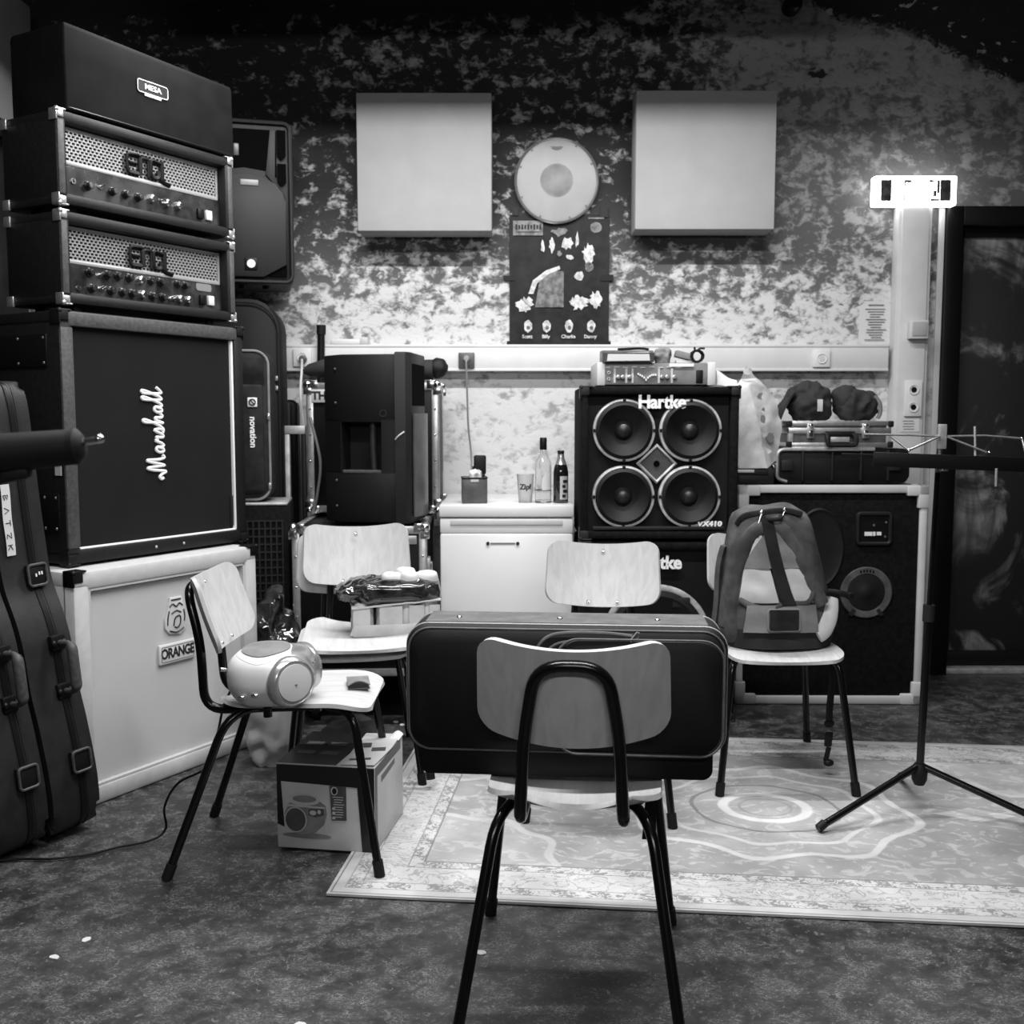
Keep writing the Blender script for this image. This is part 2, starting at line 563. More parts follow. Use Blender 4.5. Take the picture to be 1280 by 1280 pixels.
M = dict(
    wall=mat_wall(), floor=mat_floor(), door=mat_door(),
    blackwall=mat('black_wall_paint', .02, .8, var=.6, scale=4, bmp=.4, bscale=14),
    ceiling=mat('grey_ceiling_paint', .22, .9, var=.3, scale=5),
    white=mat('white_plastic', .62, .4, var=.04, scale=8),
    white_dull=mat('off_white_plastic', .5, .5, var=.06, scale=8),
    enamel=mat('white_enamel', .66, .28, var=.02, scale=3, coat=.2),
    foam=mat('pale_panel_fabric', .34, .9, var=.04, scale=6, bmp=.1, bscale=400),
    wood=mat_wood('pale_beech_plywood', .42, .54, 'z'),
    wood_seat=mat_wood('pale_beech_seat', .42, .55, 'y'),
    wood_edge=mat('plywood_edge', .42, .6, var=.3, scale=90),
    tube=mat('black_enamelled_tube', .003, .22, spec=.4),
    rubber=mat('black_rubber', .006, .6, spec=.25),
    black=mat('black_paint', .004, .45, spec=.25),
    frame_black=mat('black_door_frame', .003, .4, spec=.2),
    tolex=mat('black_tolex', .008, .5, var=.25, scale=60, bmp=.5, bscale=420, spec=.3),
    tolex_soft=mat('black_slip_cover', .005, .8, var=.3, scale=10, bmp=.2, bscale=500, spec=.1),
    tolex_grey=mat('greyed_tolex_edge', .055, .5, var=.3, scale=80, bmp=.6, bscale=420),
    carpet=mat('black_speaker_carpet', .006, .95, var=.4, scale=60, bmp=.6, bscale=500, spec=.12),
    cream=mat('white_tolex', .50, .5, var=.05, scale=30, bmp=.4, bscale=320),
    cream_grille=mat_weave('pale_grille_cloth', .46, .55, 1500),
    dark_grille=mat_weave('dark_grille_cloth', .007, .013, 1700),
    grille_bar=mat('bright_metal_grille', .36, .4, .35),
    hole=mat('grille_shadow_black', .002, .9, spec=.03),
    chrome=mat('chrome', .75, .18, 1.0),
    steel=mat('brushed_aluminium', .55, .35, .85, var=.12, scale=40),
    steel_dull=mat('dull_aluminium', .42, .45, .55, var=.2, scale=30),
    panel_metal=mat('smoky_metal_panel', .10, .22, .7, var=.55, scale=14),
    knob=mat('black_knob', .010, .25),
    silver=mat('silver_plastic', .50, .25, .75, var=.05, scale=12),
    silver_dark=mat('grey_silver_plastic', .30, .3, .4),
    plastic_black=mat('black_moulded_plastic', .006, .5, bmp=.25, bscale=600, spec=.25),
    plastic_dark=mat('dark_grey_moulded_plastic', .012, .5, bmp=.3, bscale=500, spec=.3),
    case_shell=mat('grained_case_shell', .015, .5, var=.2, scale=20, bmp=.4, bscale=380, spec=.3),
    cone=mat('speaker_cone', .006, .6, var=.2, scale=20, spec=.25),
    cone_cap=mat('speaker_dust_cap', .012, .4),
    ring=mat('speaker_ring', .46, .45, .3, var=.25, scale=30),
    nylon=mat('black_nylon', .003, .62, bmp=.3, bscale=700, spec=.25),
    nylon_grey=mat('greyed_nylon_band', .085, .6, var=.25, scale=30, bmp=.3, bscale=700),
    piping=mat('pale_piping', .30, .35),
    pack_grey=mat('grey_pack_fabric', .072, .8, spec=.2, var=.4, scale=14, bmp=.4, bscale=500),
    pack_dark=mat('dark_pack_fabric', .018, .85, spec=.15, var=.3, scale=20, bmp=.4, bscale=500),
    pack_light=mat('pale_pack_fabric', .50, .75, var=.12, scale=9, bmp=.3, bscale=400),
    pack_mid=mat('mid_grey_pack_fabric', .17, .75, var=.2, scale=12, bmp=.3, bscale=400),
    cloth=mat('dark_cloth', .014, .85, var=.4, scale=12, bmp=.4, bscale=300),
    poly=mat('white_plastic_bag', .50, .35, var=.18, scale=12),
    foil=mat('dark_shrink_wrap', .02, .1, spec=1.0, var=.8, scale=20),
    card=mat('pale_cardboard', .50, .7, var=.12, scale=14),
    card_print=mat('box_print_black', .010, .3),
    card_white=mat('box_print_pale', .50, .35, var=.08, scale=8),
    print_grey=mat('print_mid_grey', .2, .35, var=.2, scale=20),
    print_dark=mat('print_dark_grey', .07, .35, var=.2, scale=20),
    print_light=mat('print_light_grey', .46, .35),
    poster=mat('black_poster_paper', .012, .5, spec=.2, var=.5, scale=16),
    poster_mid=mat('poster_grey_ink', .12, .4, var=.6, scale=40),
    poster_light=mat('poster_pale_ink', .5, .4, var=.35, scale=60),
    paper=mat('white_paper', .56, .7),
    ink=mat('printed_ink', .16, .7),
    ink_black=mat('black_ink', .012, .5),
    logo=mat('white_logo', .80, .4),
    drumskin=mat('drumhead_film', .33, .4, var=.06, scale=8),
    drum_dot=mat('drumhead_dot', .20, .45, var=.3, scale=10),
    glass=mat_glass('clear_glass', .97, .02),
    cup=mat_glass('frosted_plastic_cup', .93, .35),
    dark_glass=mat('dark_brown_glass', .008, .06, spec=.9),
    lamp_white=emit('lit_diffuser', 1.0, 8.0),
    lamp_dim=mat('dark_sign_film', .05, .6, spec=.1, var=.5, scale=30),
    tube_light=emit('fluorescent_tube', 1.0, 2.0),
)

# ------------------------------------------------------------------ the room
def slab(name, m, *sp):
    mb = MB()
    for s in sp: mb.span(*s)
    return struct(obj(name, mb, m))


WY = 4.8
slab('floor', M['floor'], (-2.4, 3.3, -1.8, 5.1, -.12, 0))
slab('ceiling', M['ceiling'], (-2.4, 3.3, -1.8, 5.1, 3.35, 3.45))
slab('wall_back', M['wall'], (-2.2, 1.965, WY, WY + .22, 0, 3.35), (1.965, 3.1, WY, WY + .22, 2.14, 3.35), (2.97, 3.1, WY, WY + .22, 0, 2.14))
slab('wall_left', M['blackwall'], (-2.35, -2.2, -1.8, WY + .22, 0, 3.35))
slab('wall_right', M['blackwall'], (3.1, 3.25, -1.8, WY + .22, 0, 3.35))
slab('wall_front', M['blackwall'], (-2.35, 3.25, -1.95, -1.8, 0, 3.35))

# door in a black frame
d = bpy.data.objects.new('door_1', None); COL.objects.link(d); struct(d)
d.location = (2.46, WY, 0)
f = MB()
f.span(-.505, -.43, -.03, .16, 0, 2.145, .004).span(.43, .505, -.03, .16, 0, 2.145, .004).span(-.43, .43, -.03, .16, 2.06, 2.145, .004)
obj('door_frame', f, M['frame_black'], d)
obj('door_leaf', MB().span(-.43, .43, .06, .105, .03, 2.06, .003), M['door'], d)
obj('rebate_strip', MB().span(-.43, -.395, .04, .062, .03, 2.05).span(-.43, .43, .04, .062, 2.02, 2.06), M['black'], d)
obj('kick_board', MB().span(-.43, .43, .035, .062, .035, .10, .003), M['black'], d)
obj('threshold', MB().span(-.43, .43, -.01, .14, 0, .028, .004), M['steel_dull'], d)
hm = MB().cyl((.36, .058, 1.05), (.36, .01, 1.05), .011).sweep(fillet([(.36, .012, 1.05), (.24, .012, 1.05)], .01), .01)
obj('door_handle', hm, M['steel_dull'], d)
# white jamb edging beside the door
struct(obj('trim_1', MB().span(1.925, 1.953, WY - .012, WY - .001, 0, 2.14, .003), M['white_dull']))

# wall trunking with its outlets, vertical duct
t = bpy.data.objects.new('trim_2', None); COL.objects.link(t); struct(t)
obj('duct_lid', MB().span(-2.18, 1.70, WY - .062, WY - .001, 1.413, 1.524, .004), M['white'], t)
obj('duct_lip', MB().span(-2.18, 1.70, WY - .065, WY - .058, 1.515, 1.527, .002).span(-2.18, 1.70, WY - .065, WY - .058, 1.408, 1.420, .002), M['white'], t)
t = bpy.data.objects.new('trim_3', None); COL.objects.link(t); struct(t)
obj('duct_body', MB().span(1.722, 1.872, WY - .07, WY - .001, 0, 2.135, .004), M['white_dull'], t)
obj('duct_cover', MB().span(1.737, 1.857, WY - .078, WY - .068, 0, 2.13, .003), M['white_dull'], t)


def outlet(name, x, z, label, y, n=1, m='white', hole='black', w_=.078):
    o = thing(name, label, 'socket', (x, y, z))
    h = w_ * n + (.006 if n > 1 else 0)
    obj('cover_plate', MB().box((0, -.006, 0), (w_, .012, h), .004), M[m], o)
    for k in range(n):
        zz = (k - (n - 1) / 2) * w_
        mb = MB().lathe([(.0, .0), (.021, 0), (.023, .004), (.019, .004), (.018, .001), (0, .001)], T(0, -.012, zz) @ RX(90), 20)
        sw = obj('socket_well', mb, M[m], o)
        obj('contact_recess', MB().lathe([(0, 0), (.0125, 0), (.0125, .003), (0, .003)], T(0, -.0125, zz) @ RX(90), 18), M[hole], sw)
    return o


outlet('wall_socket', 1.808, 1.285, 'white double wall socket on the upright duct beside the door', WY - .078, 2)
outlet('wall_socket', 1.395, 1.464, 'single white wall socket on the horizontal duct above the silver case', WY - .062, 1, 'white', 'white_dull')
outlet('wall_socket', -.945, 1.468, 'white wall socket at the left end of the horizontal duct', WY - .062, 1, 'white', 'white_dull', .082)
outlet('wall_socket', -.205, 1.455, 'dark square wall socket on the horizontal duct above the white fridge', WY - .062, 1, 'print_dark', 'black', .072)
o = thing('light_switch', 'grey square light switch on the upright duct, above the double socket', 'switch', (1.813, WY - .078, 1.59))
obj('switch_box', MB().box((0, -.02, 0), (.082, .04, .082), .004), M['white_dull'], o)
obj('rocker', MB().box((0, -.042, .002), (.064, .008, .062), .003, RX(3)), M['foam'], o)
o = thing('duct_notice', 'small printed notice below the double socket on the upright duct', 'notice', (1.80, WY - .0785, 1.165))
obj('sheet', MB().box((0, -.001, 0), (.085, .0015, .06)), M['paper'], o)
ib = MB()
for k in range(4): ib.box((-.008 + .003 * (k % 2), -.0022, .018 - .012 * k), (.05, .0006, .004))
stuff(obj('printed_lines', ib, M['ink'], o))
o = thing('wall_notice', 'white printed sheet taped to the wall left of the upright duct', 'notice', (1.655, WY, 1.628))
obj('sheet', MB().sheet(lambda u, v: ((u - .5) * .148, -.003 - .004 * math.sin(u * 3) * v, (v - .5) * .195), 6, 6, .0006), M['paper'], o)
ib = MB()
for k in range(13): ib.box((-.004 + .004 * (k % 3), -.0085, .062 - .0115 * k), (.09 - .014 * (k % 4), .0006, .0035))
ib.box((0, -.0085, .08), (.07, .0006, .006))
stuff(obj('printed_lines', ib, M['ink'], o))
for sx in (-1, 1):
    for sz in (-1, 1):
        obj('tape_piece', MB().box((sx * .07, -.008, sz * .092), (.022, .0006, .012), 0, RY(40 * sx * sz)), M['white_dull'], o)

# plug and cable below the sockets
def cable(name, pts, r, m, label, cat='cable', n=8):
    o = obj(name, MB().sweep(smooth_path(pts, n), r, 8), M[m])
    return tag(o, label, cat)


o = thing('power_plug', 'grey power plug in the dark socket above the fridge, its flex hanging down', 'plug', (-.205, WY - .072, 1.462))
obj('plug_body', MB().lathe([(0, 0), (.017, 0), (.017, .018), (.009, .036), (0, .036)], RX(90), 16), M['silver_dark'], o)
obj('flex', MB().sweep(smooth_path([(0, -.034, 0), (.001, -.042, -.03), (.004, -.035, -.15), (.008, -.022, -.30), (.02, -.02, -.42), (.024, -.05, -.52), (.022, -.10, -.562)], 7), .0045, 8), M['silver_dark'], o)
o = thing('power_plug', 'white power plug in the leftmost wall socket, its pale flex hanging down', 'plug', (-.94, WY - .074, 1.46))
obj('plug_body', MB().lathe([(0, 0), (.018, 0), (.018, .016), (.010, .032), (0, .032)], RX(90), 16), M['print_dark'], o)
obj('flex', MB().sweep(smooth_path([(0, -.03, 0), (0, -.04, -.05), (.005, -.10, -.16), (.03, -.16, -.30), (.05, -.2, -.42), (.045, -.2, -.55), (.06, -.22, -.66)], 7), .006, 8), M['white_dull'], o)

# ceiling luminaires just above the frame, and the fill lamp added behind the camera
for i, (fx, fy, fz, fl, sh, tl) in enumerate(FIX):
    o = thing('luminaire_or_fill', ['long dark luminaire hung near the rear wall', 'long dark luminaire hung over the front chair', 'added fill lamp in a long dark housing, unseen behind the camera'][i], 'lamp', (fx, fy, fz))
    hb = MB().span(-fl / 2 - .03, fl / 2 + .03, -.10, .10, .035, .09, .004)
    for s in (-1, 1):
        hb.span(-fl / 2 - .03, fl / 2 + .03, s * .095, s * .105, -.024, .06)
        hb.span(s * (fl / 2 + .02), s * (fl / 2 + .03), -.10, .10, -.024, .06)
    obj('housing', hb, M['black'], o, None, (tl, 0, 0))
    for q in (-fl / 3, fl / 3): obj('hanger_wire', MB().cyl((q, 0, .07), (q, 0, 3.35 - fz), .004, 6), M['steel'], o)

# lit emergency sign over the upright duct
o = thing('emergency_sign', 'glowing white emergency sign lamp on the wall above the door corner', 'lamp', (1.787, WY - .001, 2.20))
W_, H_ = .365, .128
obj('back_box', MB().span(-W_ / 2 + .01, W_ / 2 - .01, -.03, 0, -H_ / 2 + .005, H_ / 2 - .005, .004), M['white'], o)
obj('diffuser', MB().span(-W_ / 2, W_ / 2, -.086, -.03, -H_ / 2, H_ / 2, .007), M['lamp_white'], o)
for q in (-.155, .108): obj('sign_window', MB().span(q, q + .047, -.089, -.085, -.046, .046), M['lamp_dim'], o)
lm = MB().span(-.052, -.046, -.0885, -.085, -.046, .046).span(.094, .106, -.0885, -.085, -.012, .044).span(.078, .092, -.0885, -.085, -.026, .0)
lm.span(-.046, -.02, -.0885, -.085, .034, .046).span(.058, .078, -.0885, -.085, .036, .046).span(.066, .106, -.0885, -.085, -.046, -.036)
obj('sign_symbol', lm, M['lamp_dim'], o)

# junction cap with its pipe near the ceiling
o = thing('junction_cap', 'round black cap on a white pipe near the ceiling, right of centre', 'fitting', (1.235, WY, 3.01))
obj('cap', MB().lathe([(0, 0), (.04, 0), (.04, .06), (.028, .075), (0, .075)], RX(90), 20), M['black'], o)
obj('pipe', MB().cyl((0, -.035, .03), (0, -.035, .33), .013), M['white_dull'], o)

# acoustic panels
def absorber(x0, x1, z0, z1, yf, label):
    o = thing('acoustic_panel', label, 'acoustic panel', ((x0 + x1) / 2, WY, (z0 + z1) / 2), 0, 'acoustic panels on the rear wall')
    w_, h_, dd = x1 - x0, z1 - z0, WY - yf
    obj('foam_block', MB().span(-w_ / 2, w_ / 2, -dd, -.022, -h_ / 2, h_ / 2, .006), M['foam'], o)
    obj('back_frame', MB().span(-w_ / 2 + .02, w_ / 2 - .02, -.022, -.001, -h_ / 2 + .02, h_ / 2 - .02), M['steel_dull'], o)


absorber(-.672, -.088, 2.008, 2.592, 4.62, 'pale square acoustic panel on the rear wall, left of the round drumhead')
absorber(.535, 1.142, 2.015, 2.602, 4.62, 'pale square acoustic panel on the rear wall, right of the round drumhead')
o = thing('acoustic_panel', 'grey acoustic panel on the left wall above the amplifier stack', 'acoustic panel', (-2.2, 4.26, 2.66))
obj('foam_block', MB().span(.02, .16, -.32, .32, -.27, .27, .006), M['foam'], o)
obj('back_frame', MB().span(.001, .02, -.30, .30, -.25, .25), M['black'], o)

# drumhead and poster
o = thing('drumhead', 'round pale drumhead with grey centre dot hung above the black poster', 'drumhead', (.200, WY - .012, 2.256))
obj('hoop', MB().lathe([(.180, 0), (.188, .0), (.190, .014), (.184, .02), (.178, .016), (.176, .004)], RX(90), 56), M['silver'], o)
obj('film', MB().lathe([(0, .002), (.179, .002), (.179, .014), (.165, .018), (0, .018)], RX(90), 56), M['drumskin'], o)
obj('centre_dot', MB().lathe([(0, .0195), (.062, .0195), (.066, .0180), (.074, .0182), (.074, .0175), (0, .0175)], RX(90), 40), M['drum_dot'], o)
obj('maker_mark', MB().prism([(-.028, 0), (.028, 0), (.02, -.012), (0, -.017), (-.02, -.012)], .0008, T(0, -.0185, .148) @ RX(90)), M['ink'], o)
for a in (25, 60, 130, 160, 205, 245, 290, 320):
    obj('collar_tab', MB().box((.172 * math.cos(R(a)), -.018, .172 * math.sin(R(a))), (.008, .002, .008), 0, RY(-a)), M['ink'], o)

o = thing('band_poster', 'black concert poster taped to the wall below the drumhead', 'poster', (.2145, WY - .002, 1.818))
PW, PH = .452, .585
obj('sheet', MB().sheet(lambda u, v: ((u - .5) * PW, -.004 - .002 * math.sin(7 * u + 3 * v), (v - .5) * PH), 10, 10, .0008), M['poster'], o)
def flat(pts, m, name, y=-.0085, par=None, Mx=None):
    return obj(name, MB().prism(pts, .0008, (Mx or Matrix()) @ T(0, y, 0) @ RX(90)), M[m], par)


def ragged(cx, cz, w_, h_, seed, n=18, k=.35):
    rnd = random.Random(seed)
    return [(cx + w_ / 2 * math.cos(2 * PI * i / n) * (1 - k * rnd.random()), cz + h_ / 2 * math.sin(2 * PI * i / n) * (1 - k * rnd.random())) for i in range(n)]


# generic artwork: pale bursts over a dark field, a row of four pale portraits, headings
flat([(-.21, .20), (-.075, .20), (-.075, .265), (-.21, .265)], 'poster_mid', 'heading_block', par=o)
ib = MB()
for k in range(9): ib.box((-.195 + .0135 * k, -.0095, .237), (.008, .0008, .024 - .006 * (k % 2)))
ib.box((-.142, -.0095, .215), (.11, .0008, .004))
stuff(obj('heading_marks', ib, M['poster'], o))
flat(ragged(.165, .235, .056, .05, 5, 20, .1), 'poster_mid', 'round_mark', par=o)
flat([(.13, .272), (.20, .272), (.20, .28), (.13, .28)], 'poster_mid', 'small_bar', par=o)
for i, (cx, cz, ww, hh) in enumerate(((.0, .215, .09, .05), (.035, .165, .06, .075), (-.035, .16, .03, .09), (.08, .18, .022, .09), (-.075, .15, .022, .07), (.045, .105, .05, .03), (.0, .12, .03, .04))):
    flat(ragged(cx, cz, ww, hh, 30 + i, 14, .55), 'poster_light' if i not in (0, 6) else 'poster_mid', 'pale_burst', par=o)
flat(ragged(.13, .115, .075, .12, 3, 26, .6), 'poster_light', 'pale_flare', par=o)
flat(ragged(.135, .06, .05, .05, 61, 12, .3), 'poster_mid', 'pale_flare', par=o)
flat([(-.14, -.06), (-.12, .0), (-.06, .045), (-.0, .065), (.004, .05), (-.05, .028), (-.10, -.012), (-.118, -.06)], 'poster_light', 'pale_arc', par=o)
flat(ragged(-.155, -.108, .10, .085, 7, 26, .55), 'poster_light', 'pale_flare', par=o)
flat(ragged(.09, -.10, .10, .085, 8, 26, .55), 'poster_light', 'pale_flare', par=o)
flat(ragged(.165, -.085, .07, .10, 18, 24, .55), 'poster_light', 'pale_flare', par=o)
flat(ragged(.09, .02, .05, .055, 12, 12, .4), 'poster_light', 'pale_burst', par=o)
flat([(-.11, -.12), (.02, -.12), (.02, .04), (-.03, .045), (-.09, .0)], 'poster_mid', 'grey_panel', -.0078, o)
for i, (cx, nm) in enumerate(((-.142, 'Scott'), (-.057, 'Billy'), (.045, 'Charlie'), (.145, 'Danny'))):
    flat(ragged(cx, -.205, .042, .062, 40 + i, 16, .22), 'poster_light', 'portrait', par=o)
    flat(ragged(cx + .002, -.212, .020, .022, 50 + i, 10, .3), 'poster_mid', 'portrait_shade', -.0092, o)
    text(nm, .022, M['poster_light'], o, on_front(cx - .003, -.009, -.252), 'portrait_name', .0004, .0006)
for (x, z, a, b) in ((-.20, .305, .028, .035), (.20, .305, .034, .05), (-.228, .01, .05, .022), (.215, .012, .06, .028), (-.218, -.283, .04, .022), (.215, -.283, .04, .02)):
    obj('tape_strip', MB().box((x, -.0098, z), (a, .001, b)), M['black'], o)

# ------------------------------------------------------------------ rug
a_rug = math.atan2(-.098, .995)
rug_o = Vector((-.467, 2.515, 0))
ru, rv = Vector((math.cos(a_rug), math.sin(a_rug), 0)), Vector((-math.sin(a_rug), math.cos(a_rug), 0))
RW, RH = 2.36, 1.40
rc = rug_o + ru * (RW / 2) + rv * (RH / 2)
def rug_z(x, y):
    e = min(RW / 2 - abs(x), RH / 2 - abs(y))
    return .0085 + .002 * noise.noise(Vector((x * 2.3, y * 2.3, 1)))
rm = MB().sheet(lambda u, v: ((u - .5) * RW, (v - .5) * RH, max(.0065, rug_z((u - .5) * RW, (v - .5) * RH))), 70, 44, .006)
rug = obj('rug', rm, mat_rug(RW / 2, RH / 2), None, rc, (0, 0, math.degrees(a_rug)))
tag(rug, 'large pale oriental rug with patterned border on the concrete floor', 'rug')

# ------------------------------------------------------------------ chairs
def corner_w(hw, r, tt):
    return hw - r + math.sqrt(max(r * r - (r - tt) ** 2, 0)) if tt < r else hw


def make_chair():
    o = thing('school_chair', 'chair', 'chair')
    L = .39
    def seat(u, v):
        vv = .5 - .5 * math.cos(v * PI)
        y = -.135 + L * vv
        hw = .172 + .016 * vv
        hw = corner_w(hw, .055, min(vv * L, (1 - vv) * L))
        s = 2 * u - 1
        z = .452 - .016 * (1 - s * s) * (1 - vv) - .006 * (1 - s * s) - (.022 * max(0, (vv - .72) / .28) ** 2) + .010 * max(0, (.25 - vv) / .25) ** 2
        return (s * hw, y, z)
    obj('seat', MB().sheet(seat, 18, 26, .011), M['wood_seat'], o)
    def back(u, v):
        vv = .5 - .5 * math.cos(v * PI)
        s = 2 * u - 1
        H = .205
        hw = .186 - .008 * vv
        hw = corner_w(hw, .042, min(vv * H, (1 - vv) * H))
        x = s * hw
        q = .052 * (x / .186) ** 2
        y = -.163 - .062 * vv - .004 * math.sin(vv * PI) + q
        return (x, y, .568 + H * vv * .985 + .46 * q)
    bk = obj('backrest', MB().sheet(back, 24, 20, -.010), M['wood'], o)
    for (x, v) in ((0, .90), (-.05, .09), (.05, .09)):
        p = Vector(back(.5 + x / .372, math.acos(1 - 2 * v) / PI))
        obj('rivet', MB().lathe([(0, .004), (.004, .0035), (.006, 0)], T(p.x, p.y + .0105, p.z) @ RX(-90 + 17), 10), M['chrome'], bk)
    pts = [(.100, .10, .424), (.100, -.195, .418), (.090, -.203, .60), (.066, -.241, .742), (-.066, -.241, .742), (-.090, -.203, .60), (-.100, -.195, .418), (-.100, .10, .424)]
    f1 = fillet(pts, .055, 7)
    obj('back_tube', MB().sweep(f1, .0125, 12), M['tube'], o)
    legs = [[(.215, -.275, .012), (.150, -.118, .428), (.05, .02, .416)], [(-.215, -.275, .012), (-.150, -.118, .428), (-.05, .02, .416)],
            [(.215, .275, .012), (.168, .212, .424), (.05, .07, .426)], [(-.215, .275, .012), (-.168, .212, .424), (-.05, .07, .426)]]
    for i, pl in enumerate(legs):
        lg = obj('leg', MB().sweep(fillet(pl, .085 if i < 2 else .05, 7), .0115, 12), M['tube'], o)
        a, b = Vector(pl[0]), Vector(pl[1])
        dv = (b - a).normalized()
        obj('foot_cap', MB().cyl(a - dv * .0125 + Vector((0, 0, .001)), a + dv * .03, .0145, 12), M['rubber'], lg)
    obj('seat_bracket', MB().span(-.12, .12, -.02, .10, .420, .428).span(-.16, -.10, .16, .20, .426, .434).span(.10, .16, .16, .20, .426, .434).cyl((.13, -.02, .405), (.13, -.02, .43), .012).cyl((-.13, -.02, .405), (-.13, -.02, .43), .012), M['tube'], o)
    return o


chair0 = make_chair()
CH = dict(
    A=(.134, 2.125, .0, -6, 'pale plywood school chair seen from behind, carrying the black soft case'),
    B=(-.621, 2.829, .0046, -90, 'pale plywood school chair turned sideways, holding the white boombox'),
    C=(-.552, 3.530, .003, 190, 'lower chair of the stacked pair, beneath the one carrying the drinks tray'),
    D=(.282, 3.230, .0, 174, 'empty plywood chair facing the camera, partly hidden behind the black soft case'),
    E=(.872, 3.468, .0, 180, 'plywood chair facing the camera, holding the grey backpack'),
    F=(-.522, 3.490, .040, 190, 'upper chair of the stacked pair, carrying the drinks tray'),
)
def on_rug(x, y):
    q = Vector((x, y, 0)) - rc
    lx, ly = q.dot(ru), q.dot(rv)
    return abs(lx) < RW / 2 and abs(ly) < RH / 2


for i, (k, (x, y, z, rz, lab)) in enumerate(CH.items()):
    c = chair0 if i == 0 else copy_tree(chair0)
    c.location = (x, y, z + (.009 if k in 'DE' else 0.0))
    c.rotation_euler = (R(.95) if k == 'B' else 0, 0, R(rz))
    c['label'] = lab
    c['group'] = 'plywood school chairs'
    CH[k] = c

# ------------------------------------------------------------------ amplifier stack at the left, one local frame: x along the fronts, y back
STACK = 60
def cab_shell(w_, dd, h, t, lip, bev):
    """open-fronted cabinet: four boards and a back"""
    mb = MB()
    mb.span(0, w_, 0, dd, 0, t, bev).span(0, w_, 0, dd, h - t, h, bev)
    mb.span(0, t, 0, dd, t * .5, h - t * .5, bev).span(w_ - t, w_, 0, dd, t * .5, h - t * .5, bev)
    mb.span(t * .5, w_ - t * .5, lip + .02, dd - .003, t * .5, h - t * .5)
    return mb


def corner_cap(p, s, m, o, sx=1, sz=1, name='corner_cap'):
    """three-legged moulded corner at p (front corner); sx,sz point outwards"""
    mb = MB()
    mb.box((p[0] - sx * s * .42, p[1] + s * .4, p[2] + sz * .001), (s, s, .006), .003)
    mb.box((p[0] + sx * .001, p[1] + s * .4, p[2] - sz * s * .42), (.006, s, s), .003)
    mb.box((p[0] - sx * s * .30, p[1] - .001, p[2] - sz * s * .30), (s * .72, .006, s * .72), .003)
    mb.blob((p[0] - sx * .002, p[1] + .002, p[2] - sz * .002), (.009, .009, .009), nu=10, nv=6)
    return obj(name, mb, M[m], o)


def handle_plate(o, y0, y1, z0, z1, x=-.002):
    p = obj('side_plate', MB().box((x, (y0 + y1) / 2, (z0 + z1) / 2), (.008, y1 - y0, z1 - z0), .003), M['black'], o)
    for yy in (y0 + .012, (y0 + y1) / 2, y1 - .012):
        for zz in (z0 + .012, z1 - .012):
            obj('screw', MB().blob((x - .005, yy, zz), (.002, .005, .005), nu=8, nv=5), M['steel'], p)
    return p


# lower white cabinet
o = thing('speaker_cabinet', 'white speaker cabinet with pale grille standing on the floor, lowest of the stack', 'speaker cabinet', (-1.315, 3.085, 0), STACK)
W_, D_, H_ = .772, .36, .735
obj('shell', cab_shell(W_, D_, H_, .058, .03, .012), M['cream'], o)
obj('grille_cloth', MB().span(.055, W_ - .055, .024, .05, .055, H_ - .055), M['cream_grille'], o)
ib = MB()
for (a, b, c_, d_) in ((.056, W_ - .056, H_ - .064, H_ - .056), (.056, W_ - .056, .056, .064), (.056, .064, .056, H_ - .056), (W_ - .064, W_ - .056, .056, H_ - .056)):
    ib.span(a, b, .006, .03, c_, d_)
obj('inner_trim', ib, M['white_dull'], o)
obj('side_seam', MB().span(-.0015, .0, .040, .044, .02, H_ - .02), M['ink'], o)
for sx, sz in ((-1, 1), (1, 1), (1, -1), (-1, -1)):
    corner_cap((0 if sx < 0 else W_, 0, H_ if sz > 0 else 0), .05, 'black', o, sx, sz)
np_ = obj('name_plate', MB().box((.405, .018, .415), (.155, .010, .066), .003), M['white'], o)
obj('plate_border', MB().sweep([(.405 + x, .0125, .415 + z) for x, z in rrect(.138, .050, .004, 2)], .0012, 6, True), M['ink'], np_)
text('ORANGE', .047, M['ink_black'], np_, on_front(.405, .0128, .415), 'lettering', .0008, .0016, .78, 0, 'CENTER', .92)
cr = MB().prism([(-.030, -.055), (.018, -.062), (.042, -.045), (.044, .0), (.034, .012), (.038, .03), (.030, .050), (.026, .055), (.026, .066), (-.026, .066), (-.026, .055), (-.032, .045), (-.034, .02), (-.046, .0), (-.047, -.035)], .008, on_front(.405, .024, .535), .002)
cb = obj('crest', cr, M['white'], o, label='white moulded crest with dark drawing')
dk = MB()
for pts in (((-.02, .058), (.02, .058)), ((-.028, .036), (-.014, .044), (.0, .034), (.014, .044), (.028, .034)), ((-.03, .022), (-.036, .0), (-.038, -.025)), ((.032, .02), (.036, .0), (.034, -.02)), ((-.012, -.03), (-.006, -.006), (.012, .002), (.018, -.006)), ((.018, -.006), (.016, -.026), (.004, -.038), (-.008, -.034)), ((-.02, .012), (.0, .02), (.02, .012)), ((-.03, -.045), (0, -.053), (.03, -.042))):
    dk.sweep(smooth_path([(.405 + x, .0155, .535 + z) for x, z in pts], 4), .0026, 6)
stuff(obj('crest_drawing', dk, M['ink_black'], cb))
for x in (.06, W_ - .06):
    obj('skid', MB().span(x - .03, x + .03, .04, .32, -.0, .006), M['rubber'], o)

